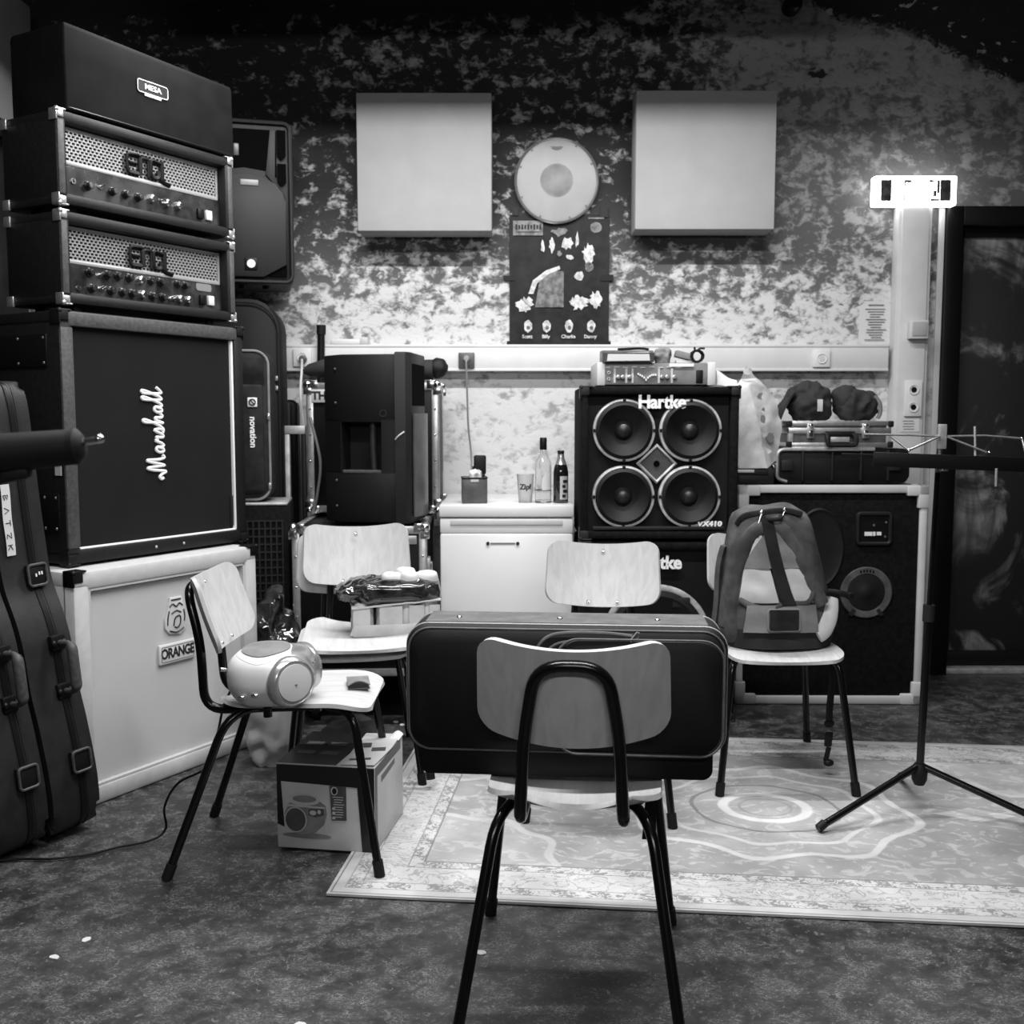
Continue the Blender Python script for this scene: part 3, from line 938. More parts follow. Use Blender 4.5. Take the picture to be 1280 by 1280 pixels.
# black cabinet on top, standing on its side
o = thing('speaker_cabinet', 'black speaker cabinet turned on its side, script logo reading upwards', 'speaker cabinet', (-1.366, 3.178, .7445), STACK)
W_, D_, H_ = .765, .36, .780
obj('shell', cab_shell(W_, D_, H_, .045, .028, .008), M['tolex'], o)
obj('edge_board', MB().span(.001, .046, -.002, .02, .05, H_ - .05, .006), M['tolex_grey'], o, label='greyed worn edge covering')
obj('top_board', MB().span(.03, W_ - .03, -.002, .02, H_ - .047, H_ - .002, .006), M['tolex_grey'], o, label='greyed worn edge covering')
obj('grille_cloth', MB().span(.044, W_ - .044, .020, .045, .044, H_ - .044), M['dark_grille'], o)
pb = MB().span(W_ - .052, W_ - .042, .008, .03, .045, H_ - .048, .003)
obj('side_piping', pb, M['logo'], o, label='white piping strip')
obj('bottom_piping', MB().span(.05, W_ - .048, .008, .03, .041, .050, .003), M['logo'], o, label='white piping strip')
obj('grille_tag', MB().span(W_ - .066, W_ - .054, .012, .03, .06, .17, .002), M['plastic_dark'], o)
for sx, sz in ((-1, 1), (1, 1), (1, -1), (-1, -1)):
    corner_cap((0 if sx < 0 else W_, 0, H_ if sz > 0 else 0), .046, 'plastic_black', o, sx, sz)
handle_plate(o, .06, .33, .61, .71)
handle_plate(o, .03, .16, .10, .22)
obj('side_label', MB().box((-.002, .03, .30), (.003, .028, .045)), M['print_light'], o)
for x in (.34, .46): obj('panel_screw', MB().blob((x, -.001, .022), (.005, .003, .005), nu=8, nv=5), M['steel_dull'], o)
# script logo drawn as pen strokes (word runs upwards): local (a along the word, b up of the letters)
script = [
    [(.0, .012), (-.006, .022), (.004, .03), (.016, .018), (.028, .0), (.036, .06), (.046, .085), (.052, .03), (.056, .006), (.072, .07), (.080, .085), (.082, .03), (.090, .004), (.102, .012)],          # M
    [(.138, .036), (.124, .040), (.114, .024), (.118, .006), (.130, .008), (.138, .036), (.138, .012), (.146, .004), (.156, .016)],                                             # a
    [(.156, .016), (.166, .042), (.170, .032), (.182, .036), (.180, .010), (.188, .004), (.198, .016)],                                                                        # r
    [(.198, .016), (.212, .044), (.218, .022), (.212, .004), (.200, .006), (.216, .002), (.232, .018)],                                                                        # s
    [(.232, .018), (.256, .075), (.258, .095), (.248, .088), (.246, .03), (.244, .002), (.256, .032), (.268, .036), (.268, .012), (.276, .004), (.286, .014)],                 # h
    [(.316, .036), (.302, .040), (.292, .024), (.296, .006), (.308, .008), (.316, .036), (.316, .012), (.324, .004), (.334, .016)],                                            # a
    [(.334, .016), (.356, .075), (.358, .095), (.348, .088), (.346, .03), (.350, .004), (.362, .014)],                                                                         # l
    [(.362, .014), (.384, .075), (.386, .095), (.376, .088), (.374, .03), (.378, .004), (.392, .014), (.402, .026)],                                                           # l
]
lg = MB()
for stx in script:
    pts = [(.405 - b * .88 - a * .02, .017, .252 + a * .755) for a, b in stx]
    lg.sweep(smooth_path(pts, 6), .0052, 8)
obj('script_logo', lg, M['logo'], o, label='white script lettering')


def amp_head(z, lab, knobs, tagz):
    o = thing('guitar_amplifier', lab, 'amplifier', (-1.372, 3.225, z), STACK)
    W_, D_, H_ = .722, .27, .280
    obj('shell', cab_shell(W_, D_, H_, .034, .05, .010), M['tolex'], o)
    for q in (.001, W_ - .024): obj('edge_board', MB().span(q, q + .023, -.003, .03, .03, H_ - .03, .004), M['tolex_grey'], o, label='greyed vertical front edge')
    zc, zt = .130, H_ - .045
    obj('control_panel', MB().span(.034, W_ - .034, .036, .06, .034, zc), M['panel_metal'], o)
    obj('grille_backing', MB().span(.034, W_ - .034, .05, .06, zc, H_ - .034), M['hole'], o)
    x0, x1 = .042, W_ - .045
    gb = MB()
    rows, cols = 9, 40
    for r_ in range(rows + 1):
        zz = zc + .012 + (zt - zc - .014) * r_ / rows
        gb.span(x0, x1, .040, .045, zz - .0016, zz + .0016)
        if r_ < rows:
            for c_ in range(cols + 1):
                xx = x0 + (x1 - x0) * (c_ + (.5 if r_ % 2 else 0)) / (cols + .5)
                gb.span(xx - .0026, xx + .0026, .041, .0455, zz, zz + (zt - zc - .014) / rows)
    stuff(obj('perforated_grille', gb, M['grille_bar'], o))
    fb = MB().span(.038, W_ - .038, .034, .05, zc - .002, zc + .010, .002)
    for xx in (.036, W_ - .046): fb.span(xx, xx + .009, .036, .05, zc + .004, zt + .008)
    fb.span(.038, W_ - .038, .036, .05, zt, zt + .007)
    obj('grille_frame', fb, M['grille_bar'], o)
    # block logo
    l = MB()
    lx, lz, s = .285, zc + .020, .0085
    def st(pts): l.sweep([(lx + q.x, .032, lz + q.y) for q in fillet([(a, b, 0) for a, b in pts], .010, 3)], s, 8, False, .6)
    st([(.045, .062), (.0, .060), (.0, .004), (.045, .004)]); st([(.004, .033), (.036, .033)])
    st([(.052, .0), (.052, .060), (.088, .060), (.088, .0)])
    st([(.136, .052), (.098, .058), (.098, .004), (.128, .004), (.128, .028)])
    st([(.142, .062), (.142, -.006), (.176, -.012)])
    obj('block_logo', l, M['black'], o, label='black angular block lettering')
    kb = MB()
    for (kx, kz, kind) in knobs:
        zz = .034 + (zc - .034) * kz
        xx = .04 + (W_ - .08) * kx
        if kind == 'k':
            k = obj('knob', MB().lathe([(.0145, 0), (.0135, .006), (.0115, .007), (.0105, .020), (0, .020)], T(xx, .036, zz) @ RX(90), 16), M['knob'], o)
            obj('knob_cap', MB().lathe([(.0085, .0), (.0075, .0025), (0, .0025)], T(xx, .016, zz) @ RX(90), 12), M['chrome'], k)
        elif kind == 'c':
            k = obj('knob', MB().lathe([(.0135, 0), (.0125, .016), (.008, .02), (0, .02)], T(xx, .036, zz) @ RX(90), 16), M['chrome'], o)
        elif kind == 'j':
            obj('jack_socket', MB().lathe([(.009, 0), (.009, .004), (.005, .004), (.004, 0)], T(xx, .036, zz) @ RX(90), 12), M['chrome'], o)
        elif kind == 't':
            obj('toggle_switch', MB().cyl((xx, .036, zz), (xx + .004, .016, zz + .008), .0035, 8).cyl((xx, .036, zz), (xx, .031, zz), .007, 8), M['chrome'], o)
    obj('power_switch', MB().box((.04 + (W_ - .08) * .925, .032, .068), (.028, .012, .034), .003), M['white'], o, label='white rocker switch')
    obj('standby_switch', MB().box((.04 + (W_ - .08) * .865, .032, .068), (.028, .012, .034), .003), M['black'], o)
    if tagz:
        obj('legend_plate', MB().prism([(p[0] * .6 + .04 + (W_ - .08) * .88, p[1]) for p in rrect(.12, .026, .012)], .002, T(0, .0355, .112) @ RX(90)), M['silver_dark'], o)
    for sx, sz in ((-1, 1), (1, 1), (1, -1), (-1, -1)):
        corner_cap((0 if sx < 0 else W_, 0, H_ if sz > 0 else 0), .036, 'steel', o, sx, sz, 'metal_corner')
        if sx < 0:
            bk = MB().box((.0, D_ - .014, (H_ - .016) if sz > 0 else .016), (.008, .034, .034), .003)
            obj('metal_corner', bk, M['steel'], o)
    for x in (.08, W_ - .08):
        for y in (.05, D_ - .05):
            obj('rubber_foot', MB().lathe([(0, 0), (.016, 0), (.018, -.0195), (0, -.0195)], T(x, y, .001), 12), M['rubber'], o)
    return o


k1 = [(.06, .5, 'j')] + [(.14 + .0 * i, .45, 'k') for i in range(1)] + [(.215, .5, 't')] + [(x, .45, 'k') for x in (.285, .365, .445)] + [(.53, .5, 'c'), (.60, .5, 't'), (.63, .46, 'c'), (.71, .46, 'c')]
k2 = [(.07, .22, 'j')] + [(x, .78, 'k') for x in (.13, .235, .30, .37, .51, .575)] + [(.19, .72, 't'), (.44, .76, 'c'), (.69, .80, 'k'), (.745, .80, 'k')] + [(x, .26, 'k') for x in (.14, .255, .325, .385, .515, .585)] + [(.19, .28, 't'), (.205, .26, 't'), (.45, .27, 'c'), (.64, .25, 't'), (.665, .25, 't'), (.70, .28, 'c'), (.76, .28, 'c')]
amp_head(1.549, 'black amplifier head with two rows of knobs, directly on the black cabinet', k2, True)
amp_head(1.549 + .2995, 'black amplifier head with one row of knobs, under the black slip cover', k1, False)

# head in its slip cover
o = thing('covered_amplifier', 'black fabric covered box with small badge, topmost of the stack', 'amplifier', (-1.357, 3.262, 2.1345), STACK)
W_, D_, H_ = .70, .26, .262
def cov(u, v): return (0, 0, 0)
mb = MB()
rings = []
for j, z in enumerate((0, .006, .08, .17, .245, .258, .262)):
    ins = .0 if j < 4 else (.001, .004, .012)[j - 4]
    r_ = []
    for i, (px, py) in enumerate(rrect(W_ - 2 * ins, D_ - 2 * ins, .007, 3)):
        k = .004 * noise.noise(Vector((px * 9, py * 9, z * 9)))
        r_.append((W_ / 2 + px, D_ / 2 + py + k, z - (.012 * (px / W_ + .5) if j > 3 else 0)))
    rings.append(r_)
obj('slip_cover', mb.loft(rings), M['tolex_soft'], o, sharp=60)
obj('hem_piping', MB().sweep([(W_ / 2 + x, D_ / 2 + y, .006) for x, y in rrect(W_ + .004, D_ + .004, .024, 4)], .004, 6, True), M['black'], o)
bd = obj('badge', MB().prism([(p[0] + .335, p[1]) for p in rrect(.128, .042, .008)], .004, T(0, .002, .145) @ RX(90)), M['black'], o)
obj('badge_border', MB().sweep([(.335 + x, -.003, .145 + z) for x, z in rrect(.125, .039, .008, 3)], .0016, 6, True).span(.300, .370, -.004, 0, .116, .123, .002), M['logo'], bd)
text('MESA', .024, M['logo'], bd, on_front(.335, -.0032, .1458), 'lettering', .0008, .0003, 1.2)

# ------------------------------------------------------------------ guitar cases leaning beside the stack
def case_outline(k=0.0, n=40):
    """half widths of a long guitar case by height"""
    key = [(0, .155), (.04, .19), (.15, .20), (.30, .185), (.42, .165), (.54, .158), (.62, .140), (.72, .105), (.86, .098), (1.05, .098), (1.20, .100), (1.27, .085), (1.29, .05)]
    pts = smooth_path([(h, z, 0) for z, h in key], 4)
    right = [(p.x + k, p.y) for p in pts]
    left = [(-x, z) for x, z in reversed(right)]
    return right + left


YZX = Matrix(((0, 0, 1, 0), (1, 0, 0, 0), (0, 1, 0, 0), (0, 0, 0, 1)))
def hw_at(z):
    pts = [p for p in case_outline() if p[0] > 0]
    return min(pts, key=lambda p: abs(p[1] - z))[0]


def guitar_case(loc, rot, lab, tape):
    o = thing('guitar_case', lab, 'instrument case', loc, 0, 'moulded guitar cases')
    o.rotation_euler = [R(a) for a in rot]
    th = .148
    sh = MB().prism(case_outline(), th, T(-th / 2, 0, 0) @ YZX, .022)
    obj('case_shell', sh, M['case_shell'], o, sharp=50)
    obj('valance', MB().prism(case_outline(.0035), .016, T(.012, 0, -.001) @ YZX, .002), M['black'], o, label='dark closing seam')
    obj('seam_bead', MB().prism(case_outline(.002), .008, T(.034, 0, -.001) @ YZX, .002), M['plastic_dark'], o)
    for z in (.20, .735):
        y = -hw_at(z)
        l = obj('latch', MB().box((.022, y - .006, z), (.062, .020, .066), .008), M['plastic_black'], o)
        obj('latch_rim', MB().sweep([(.022 + a, y - .017, z + b) for a, b in rrect(.056, .060, .010, 3)], .004, 6, True), M['tolex_grey'], l)
        if z > .5:
            for a in (-.006, .004, .012): obj('dial', MB().box((.022 + a, y - .0165, z + .004 * (a > 0)), (.004, .004, .009)), M['logo'], l)
    y = -hw_at(.47)
    hp = fillet([(.022, y + .004, .40), (.03, y - .062, .40), (.03, y - .062, .54), (.022, y + .004, .54)], .022, 5)
    hd = obj('handle', MB().sweep(hp, lambda t_: .008 + .007 * math.exp(-((t_ - .5) / .22) ** 4), 10), M['tolex_grey'], o)
    for z in (.40, .54):
        obj('handle_mount', MB().box((.022, y - .006, z), (.044, .022, .045), .005).blob((.005, y - .018, z), (.008, .008, .010), nu=10, nv=6).blob((.036, y - .018, z), (.008, .008, .010), nu=10, nv=6), M['black'], hd)
    if tape:
        tp = obj('tape_label', MB().sheet(lambda u, v: (-.052 + .026 * u + .006 * math.sin(v * 9) * .2, -.112 + .010 * (1 - v) - .004, .80 + .20 * v), 3, 10, .0006), M['paper'], o, label='strip of white tape with handwriting')
        hb = MB()
        for k, pts in enumerate((((0, 0), (0, 1), (.6, .8), (.1, .5), (.7, .2), (0, 0)), ((0, 0), (.4, 1), (.8, 0)), ((0, 1), (.8, 1), (.4, 1), (.4, 0)), ((0, .9), (.8, 1), (.2, .1), (.8, 0)), ((0, 0), (0, 1), (0, .5), (.7, 1), (.1, .5), (.7, 0)))):
            z0 = .970 - .035 * k
            hb.sweep([(-.047 + b * .014, -.1175 + .0005 + .010 * (1 - (z0 - a * .02 - .8) / .2), z0 - a * .02) for a, b in pts], .0011, 5)
        stuff(obj('handwriting', hb, M['ink_black'], tp))
    return o


guitar_case((-1.400, 2.984, .012), (-4, -3, 58), 'black moulded guitar case with taped label, nearer to the white cabinet', True)
guitar_case((-1.486, 2.842, .012), (-4, -3, 58), 'black moulded guitar case at the left picture edge, in front of the taped case', False)

# ------------------------------------------------------------------ microphone stand reaching in from the left, close to the camera
o = thing('microphone_stand', 'black boom stand close to the camera, its arm end reaching in from the left', 'stand', (-.912, 1.28, 0))
obj('round_base', MB().lathe([(0, 0), (.13, 0), (.13, .012), (.05, .03), (.016, .035), (0, .035)], None, 32), M['rubber'], o)
obj('upright_tube', MB().cyl((0, 0, .03), (0, 0, 1.125), .011), M['tube'], o)
obj('boom_clamp', MB().cyl((0, -.02, 1.128), (0, .03, 1.128), .026, 16).box((0, 0, 1.128), (.05, .02, .04), .006), M['plastic_black'], o)
bd = Vector((.385, .02, .036)).normalized()
b0 = Vector((-.12, -.006, 1.118))
obj('boom_tube', MB().cyl(b0, b0 + bd * .47, .0085), M['tube'], o)
obj('sleeve', MB().cyl(b0 + bd * .20, b0 + bd * .40, .033, 18, .029), M['plastic_dark'], o)
gr = MB().cyl(b0 + bd * .395, b0 + bd * .485, .0255, 18, .0225)
gr.lathe([(.0225, 0), (.023, .008), (.017, .013), (.012, .016), (0, .016)], T(*(b0 + bd * .485)) @ bd.to_track_quat('Z', 'Y').to_matrix().to_4x4(), 14)
obj('counterweight_grip', gr, M['rubber'], o)
tb = MB()
for k in range(6): tb.blob(b0 + bd * (.455 + .007 * k) + Vector((0, 0, .017 - .001 * k)), (.006, .008, .005), nu=8, nv=5)
tb.cyl(b0 + bd * .48 + Vector((0, 0, .004)), b0 + bd * .518 + Vector((0, 0, .006)), .005, 10).blob(b0 + bd * .52 + Vector((0, 0, .007)), (.007, .007, .006), nu=8, nv=6)
stuff(obj('knurled_tip', tb, M['chrome'], o))
obj('hanging_clip', MB().box(b0 + bd * .41 + Vector((0, 0, -.026)), (.05, .02, .02), .006, RY(-12)), M['rubber'], o)

# ------------------------------------------------------------------ rear left corner: wall loudspeaker, soft bags, small amplifier, heaps
o = thing('loudspeaker', 'black loudspeaker high on a pole in the left rear corner', 'loudspeaker', (-1.135, 4.52, 1.755), 14)
W_, D_, H_ = .385, .34, .655
obj('cabinet', MB().span(-W_ / 2, W_ / 2, -.15, .19, 0, H_, .022, 3), M['plastic_black'], o)
obj('front_rim', MB().sweep([(x, -.155, H_ / 2 + z) for x, z in rrect(W_ - .012, H_ - .012, .03, 5)], .009, 8, True), M['plastic_dark'], o)
gp = [(-.165, .04), (-.14, .022), (.07, .022), (.165, .075), (.165, .33)] + [(.165 * math.cos(R(a)), .33 + .105 * math.sin(R(a))) for a in range(10, 180, 10)] + [(-.165, .33)]
obj('woofer_grille', MB().prism(gp, .022, T(0, -.150, 0) @ RX(90), .006), M['plastic_dark'], o)
obj('horn_mouth', MB().prism([(-.15, .40), (-.12, .45), (0, .468), (.10, .455), (.13, .43), (.13, .62), (-.15, .62)], .004, T(0, -.150, 0) @ RX(90)), M['hole'], o)
obj('horn_flare', MB().prism([(.085, .44), (.122, .40), (.128, .62), (.105, .62)], .012, T(0, -.148, 0) @ RX(90), .003), M['plastic_dark'], o)
for (z0, z1) in ((.50, .62), (.395, .485)):
    obj('side_port', MB().prism([(.132, z0 + .02), (.15, z0), (.168, z0 + .015), (.168, z1), (.132, z1)], .003, T(0, -.1605, 0) @ RX(90)), M['hole'], o)
obj('horn_throat', MB().box((-.03, -.156, .535), (.022, .006, .05), .004), M['print_dark'], o)
obj('corner_port', MB().prism([(.08, .028), (.165, .028), (.165, .072)], .003, T(0, -.156, 0) @ RX(90)), M['hole'], o)
obj('maker_plate', MB().box((.02, -.174, .402), (.072, .004, .024), .003), M['print_grey'], o)
b_ = obj('badge', MB().box((.02, -.174, .075), (.05, .004, .05), .004), M['black'], o)
obj('badge_mark', MB().lathe([(0, 0), (.017, 0), (.017, .003), (0, .004)], T(.02, -.176, .075) @ RX(90), 20), M['logo'], b_)
for x in (-.12, -.02, .08): obj('foot', MB().lathe([(0, 0), (.016, 0), (.014, -.014), (0, -.014)], T(x, -.05, .001), 12), M['rubber'], o)
obj('wall_bracket', MB().span(-.05, .05, .185, .205, .25, .42, .003).box((0, .225, .335), (.03, .05, .03), .003).box((.0, .243, .335), (.10, .02, .16), .003, RZ(-14)), M['black'], o)


def soft_case(name, lab, cat, loc, rz, w_, d_, h_, r, m, amp=.006):
    o = thing(name, lab, cat, loc, rz)
    mb = MB()
    rings = []
    for j in range(13):
        y = -d_ / 2 + d_ * j / 12
        e = 1 - abs(2 * j / 12 - 1) ** 6 * .06
        r_ = []
        for (x, z) in rrect(w_, h_, r, 6):
            k = amp * noise.noise(Vector((x * 7, y * 7, z * 7)))
            r_.append((x * e + k, y, h_ / 2 + z * (e if j in (0, 12) else 1)))
        rings.append(r_)
    obj('body', mb.loft(rings), M[m], o, sharp=60)
    return o


o = soft_case('instrument_bag', 'tall black soft bag with rounded top standing behind the keyboard bag', 'bag', (-1.175, 4.425, 0), 6, .43, .22, 1.685, .13, 'nylon')
obj('zip_line', MB().sweep([(x, -.112, .8425 + z) for x, z in rrect(.40, 1.655, .12, 6)], .004, 6, True), M['plastic_dark'], o)
for z in (1.32, 1.36): obj('zip_pull', MB().box((.19, -.116, z), (.012, .006, .02), .002), M['silver'], o)
o = soft_case('keyboard_bag', 'dark grey padded bag with white lettering standing on the small black amplifier', 'bag', (-1.105, 4.13, .873), 8, .32, .20, .59, .06, 'pack_dark')
obj('front_pocket', MB().box((.02, -.105, .245), (.22, .03, .42), .014, None, 3), M['pack_dark'], o)
obj('top_flap', MB().sheet(lambda u, v: (.02 + (u - .5) * .23, -.112 - .01 * math.sin(v * 3.1) - .006 * noise.noise(Vector((u * 4, v * 4, 3))), .455 + .10 * v), 8, 6, .005), M['pack_dark'], o)
obj('zip_line', MB().sweep([(x, -.098, .295 + z) for x, z in rrect(.30, .575, .055, 6)], .005, 6, True), M['pack_mid'], o)
lb = obj('maker_tag', MB().box((.090, -.1215, .385), (.036, .003, .036), .002), M['logo'], o, label='white square tag')
obj('tag_mark', MB().lathe([(.009, 0), (.014, 0), (.014, .002), (.009, .002)], T(.090, -.123, .385) @ RX(90), 16).box((.090, -.1245, .385), (.02, .001, .004), 0, RY(45)), M['ink_black'], lb)
text('novation', .034, M['logo'], o, T(.090, -.1215, .27) @ RY(90) @ FRONT, 'lettering', .0008, .001)
for z in (.33, .06): obj('zip_pull', MB().box((.148, -.10, z), (.012, .012, .026), .003), M['silver'], o)

o = thing('amplifier', 'small black amplifier with mesh front on the floor below the keyboard bag', 'amplifier', (-1.065, 4.10, 0), 8)
obj('cabinet', MB().span(-.165, .185, -.10, .19, .012, .862, .012), M['carpet'], o)
obj('top_plate', MB().span(-.16, .18, -.10, .185, .860, .870, .003), M['steel_dull'], o)
mg = MB()
for k in range(24):
    z = .10 + .70 * k / 23
    mg.span(-.15, .165, -.106, -.102, z - .003, z + .003)
for k in range(15):
    x = -.15 + .31 * k / 14
    mg.span(x - .003, x + .003, -.108, -.104, .10, .80)
stuff(obj('mesh_front', mg, M['plastic_dark'], o))
for x in (-.12, .13): obj('foot', MB().lathe([(0, 0), (.02, 0), (.02, .0125), (0, .0125)], T(x, 0, 0), 12), M['rubber'], o)

def crumple(name, lab, cat, c, s, m, seed, amp=.03, fr=9, fold=.5, e1=.8, e2=.8, rz=0, res=(44, 26)):
    mb = MB().blob((0, 0, s[2]), s, e1, e2, None, res[0], res[1], amp, fr, seed, fold)
    zmin = min(v.co.z for v in mb.bm.verts)
    for v in mb.bm.verts:
        v.co.z -= zmin
        if v.co.z < .012: v.co.z *= .1
    o = obj(name, mb, M[m], None, c, (0, 0, rz), sharp=55)
    return tag(o, lab, cat)


crumple('plastic_sack', 'black crumpled plastic sack beside the white cabinet, behind the chairs', 'bag', (-.905, 3.885, 0), (.062, .075, .24), 'foil', 4, .045, 10, .8, .7, .8)
crumple('paper_bag', 'pale crumpled paper bag on the floor between white cabinet and stacked chairs', 'bag', (-.83, 3.52, 0), (.075, .075, .185), 'card', 9, .03, 10, .7, .7, .8)
crumple('folded_cloth', 'grey crumpled cloth on the floor beneath the stacked chairs', 'cloth', (-.56, 3.60, .0), (.10, .09, .06), 'pack_mid', 5, .025, 10, .6)

# grey tube frame and hard case in the gap beside the flight cases
o = thing('tube_frame', 'grey square tube frame standing between the soft bags and the flight cases', 'frame', (-.955, 4.40, 0))
obj('upright', MB().span(-.012, .018, -.012, .012, 0, 1.13, .003), M['steel_dull'], o)
obj('crossbar', MB().span(-.02, .085, -.014, .014, 1.13, 1.165, .003), M['steel_dull'], o)
obj('second_upright', MB().span(.065, .085, -.01, .01, 0, 1.13, .003), M['black'], o)
o = thing('hard_case', 'tall black hard case in the shade behind the grey tube frame', 'case', (-1.03, 4.66, 0))
obj('shell', MB().span(-.03, .065, -.10, .11, .005, 1.27, .02), M['plastic_black'], o)
obj('rim', MB().sweep([(0.0175 + x, -.0, .6375 + z) for x, z in rrect(.102, 1.272, .02, 4)], .005, 6, True), M['black'], o)

# ------------------------------------------------------------------ flight cases
def flight_case(name, lab, loc, rz, w_, d_, h_, feet=0.0, lid=None, group=None):
    o = thing(name, lab, 'flight case', loc, rz, group)
    z0 = feet
    obj('panel_body', MB().span(-w_ / 2 + .006, w_ / 2 - .006, .006, d_ - .006, z0 + .006, z0 + h_ - .006, .003), M['black'], o)
    t_ = .03
    def L(p, q, ax):
        mb = MB()
        (x0, y0, zz0), (x1, y1, zz1) = p, q
        mb.span(x0, x1, y0, y1, zz0, zz1, .003)
        e = obj('edge_profile', mb, M['steel'], o)
        return e
    zs = ((z0, z0 + t_), (z0 + h_ - t_, z0 + h_))
    for y in (0, d_):
        s = 1 if y == 0 else -1
        for a, b in zs: L((-w_ / 2, y, a), (w_ / 2, y + s * .007, b), 'x')
        for x in (-w_ / 2, w_ / 2 - t_): L((x, y, z0), (x + t_, y + s * .007, z0 + h_), 'z')
    for x in (-w_ / 2, w_ / 2):
        s = 1 if x < 0 else -1
        for a, b in zs: L((x, 0, a), (x + s * .007, d_, b), 'y')
        for y in (0, d_ - t_): L((x, y, z0), (x + s * .007, y + t_, z0 + h_), 'z')
    for a in (z0, z0 + h_ - .007):
        for x in (-w_ / 2, w_ / 2 - t_): L((x, 0, a), (x + t_, d_, a + .007), 'y')
    for x in (-w_ / 2, w_ / 2):
        for y in (0, d_):
            for z in (z0, z0 + h_):
                sx, sy, sz = (-1 if x < 0 else 1), (-1 if y == 0 else 1), (-1 if z == z0 else 1)
                p = Vector((x - sx * .006, y - sy * .006, z - sz * .006))
                if feet == 0 and sz < 0: p.z = z + .014
                cb = MB().blob(p, (.019, .019, .019 if not (feet == 0 and sz < 0) else .0135), nu=14, nv=9)
                cb.box(p - Vector((sx * .026, 0, 0)) + Vector((0, sy * .008, 0)), (.034, .006, .034), .002)
                cb.box(p - Vector((0, 0, sz * .026)) + Vector((0, sy * .008, 0)), (.034, .006, .034), .002)
                obj('ball_corner', cb, M['chrome'], o)
    for x in (-w_ / 2 + .015, w_ / 2 - .015):
        for k in range(1, 5):
            obj('rivet', MB().blob((x, -.0005, z0 + h_ * k / 5), (.005, .003, .005), nu=8, nv=5), M['chrome'], o)
    if lid:
        obj('lid_seam', MB().span(-w_ / 2 + .03, w_ / 2 - .03, -.002, .004, z0 + lid - .004, z0 + lid + .004), M['black'], o)
    return o


FW = .545
low = flight_case('flight_case', 'black flight case with silver edges on castors, under the black loudspeaker', (-.585, 3.955, 0), 2, .515, .76, .585, .20)
obj('second_rail', MB().span(-.22, .22, -.002, .006, .200 + .515, .200 + .548, .003), M['steel'], low)
for x in (-.19, .19):
    for y in (.10, .66):
        cs = obj('castor', MB().cyl((x - .014, y + .02, .045), (x + .014, y + .02, .045), .045, 18), M['rubber'], low)
        obj('castor_fork', MB().span(x - .022, x - .016, y - .01, y + .04, .04, .19).span(x + .016, x + .022, y - .01, y + .04, .04, .19).span(x - .03, x + .03, y - .02, y + .04, .186, .2), M['steel'], cs)
for z in (.38, .62):
    bl = obj('butterfly_latch', MB().box((.262, .06, z), (.012, .06, .075), .003), M['steel'], low)
    obj('latch_wing', MB().box((.272, .06, z), (.010, .02, .04), .002), M['chrome'], bl)
rear = flight_case('flight_case', 'black flight case with silver edges standing behind the black loudspeaker', (-.585, 4.38, .799), 0, .555, .32, .545)
for x in (-.2, .2):
    for y in (.05, .27): obj('rubber_foot', MB().lathe([(0, 0), (.02, 0), (.02, -.0135), (0, -.0135)], T(x, y, .0005), 12), M['rubber'], rear)
lb = obj('letter_plate', MB().box((-.225, -.003, .49), (.06, .005, .055), .003), M['print_light'], rear, label='pale plate with letters TH')
text('TH', .046, M['ink_black'], lb, on_front(-.222, -.0058, .49), 'lettering', .0006, .002)

# the black loudspeaker seen from its side
o = thing('loudspeaker', 'black loudspeaker seen side-on, standing on the flight case left of the fridge', 'loudspeaker', (-.545, 4.150, .7855), -7)
pl = [(-.185, .06), (-.185, -.06), (-.10, -.138), (.115, -.148), (.165, -.125), (.165, .125), (.115, .148), (-.10, .138)]
nt_ = [(-.185, .06), (-.185, -.06), (-.10, -.138), (-.098, -.138), (-.088, -.045), (.045, -.045), (.062, -.146), (.115, -.148), (.165, -.125), (.165, .125), (.115, .148), (-.10, .138)]
H_ = .655
bm_ = MB().prism(pl, .205, T(0, 0, .008), .006).prism(nt_, .205, T(0, 0, .200)).prism(pl, H_ - .395, T(0, 0, .395), .006)
obj('cabinet', bm_, M['plastic_black'], o)
obj('handle_lip', MB().prism([(-.092, -.140), (-.086, -.05), (.045, -.05), (.058, -.146)], .012, T(0, 0, .200), .002), M['tolex_grey'], o, label='grey lower lip of the handle')
obj('handle_bar', MB().sweep([(.028, -.125, .20), (.022, -.120, .30), (.022, -.118, .40)], .013, 10), M['plastic_dark'], o)
obj('front_baffle', MB().prism([(.118, -.156), (.158, -.150), (.176, -.125), (.176, .125), (.158, .150), (.118, .156)], H_ + .004, T(0, 0, .004), .006), M['plastic_dark'], o)
obj('woofer_grille', MB().sheet(lambda u, v: (.178 + .030 * math.sin(PI * (.08 + .84 * u)), -.118 + .236 * u, .03 + .40 * v - (.0 if .25 < u < .75 else .0)), 14, 8, .006), M['print_dark'], o)
obj('horn_mouth', MB().span(.174, .179, -.11, .11, .46, .62), M['hole'], o)
for (x, z) in ((-.125, .07), (-.125, .17), (-.125, .47), (-.125, .60)):
    obj('screw', MB().blob((x, -.117, z), (.006, .006, .006), nu=8, nv=5), M['tolex_grey'], o)
obj('maker_mark', MB().lathe([(.010, 0), (.015, 0), (.015, .002), (.010, .002)], T(.07, -.1465, .43) @ RX(90), 16), M['plastic_dark'], o)
obj('signal_lead', MB().sweep(smooth_path([(.155, -.158, .36), (.135, -.165, .345), (.120, -.158, .33)], 4), .003, 6), M['white_dull'], o)
for x in (-.13, .13):
    for y in (-.08, .08): obj('foot', MB().lathe([(0, 0), (.014, 0), (.014, .010), (0, .010)], T(x, y, 0), 10), M['rubber'], o)
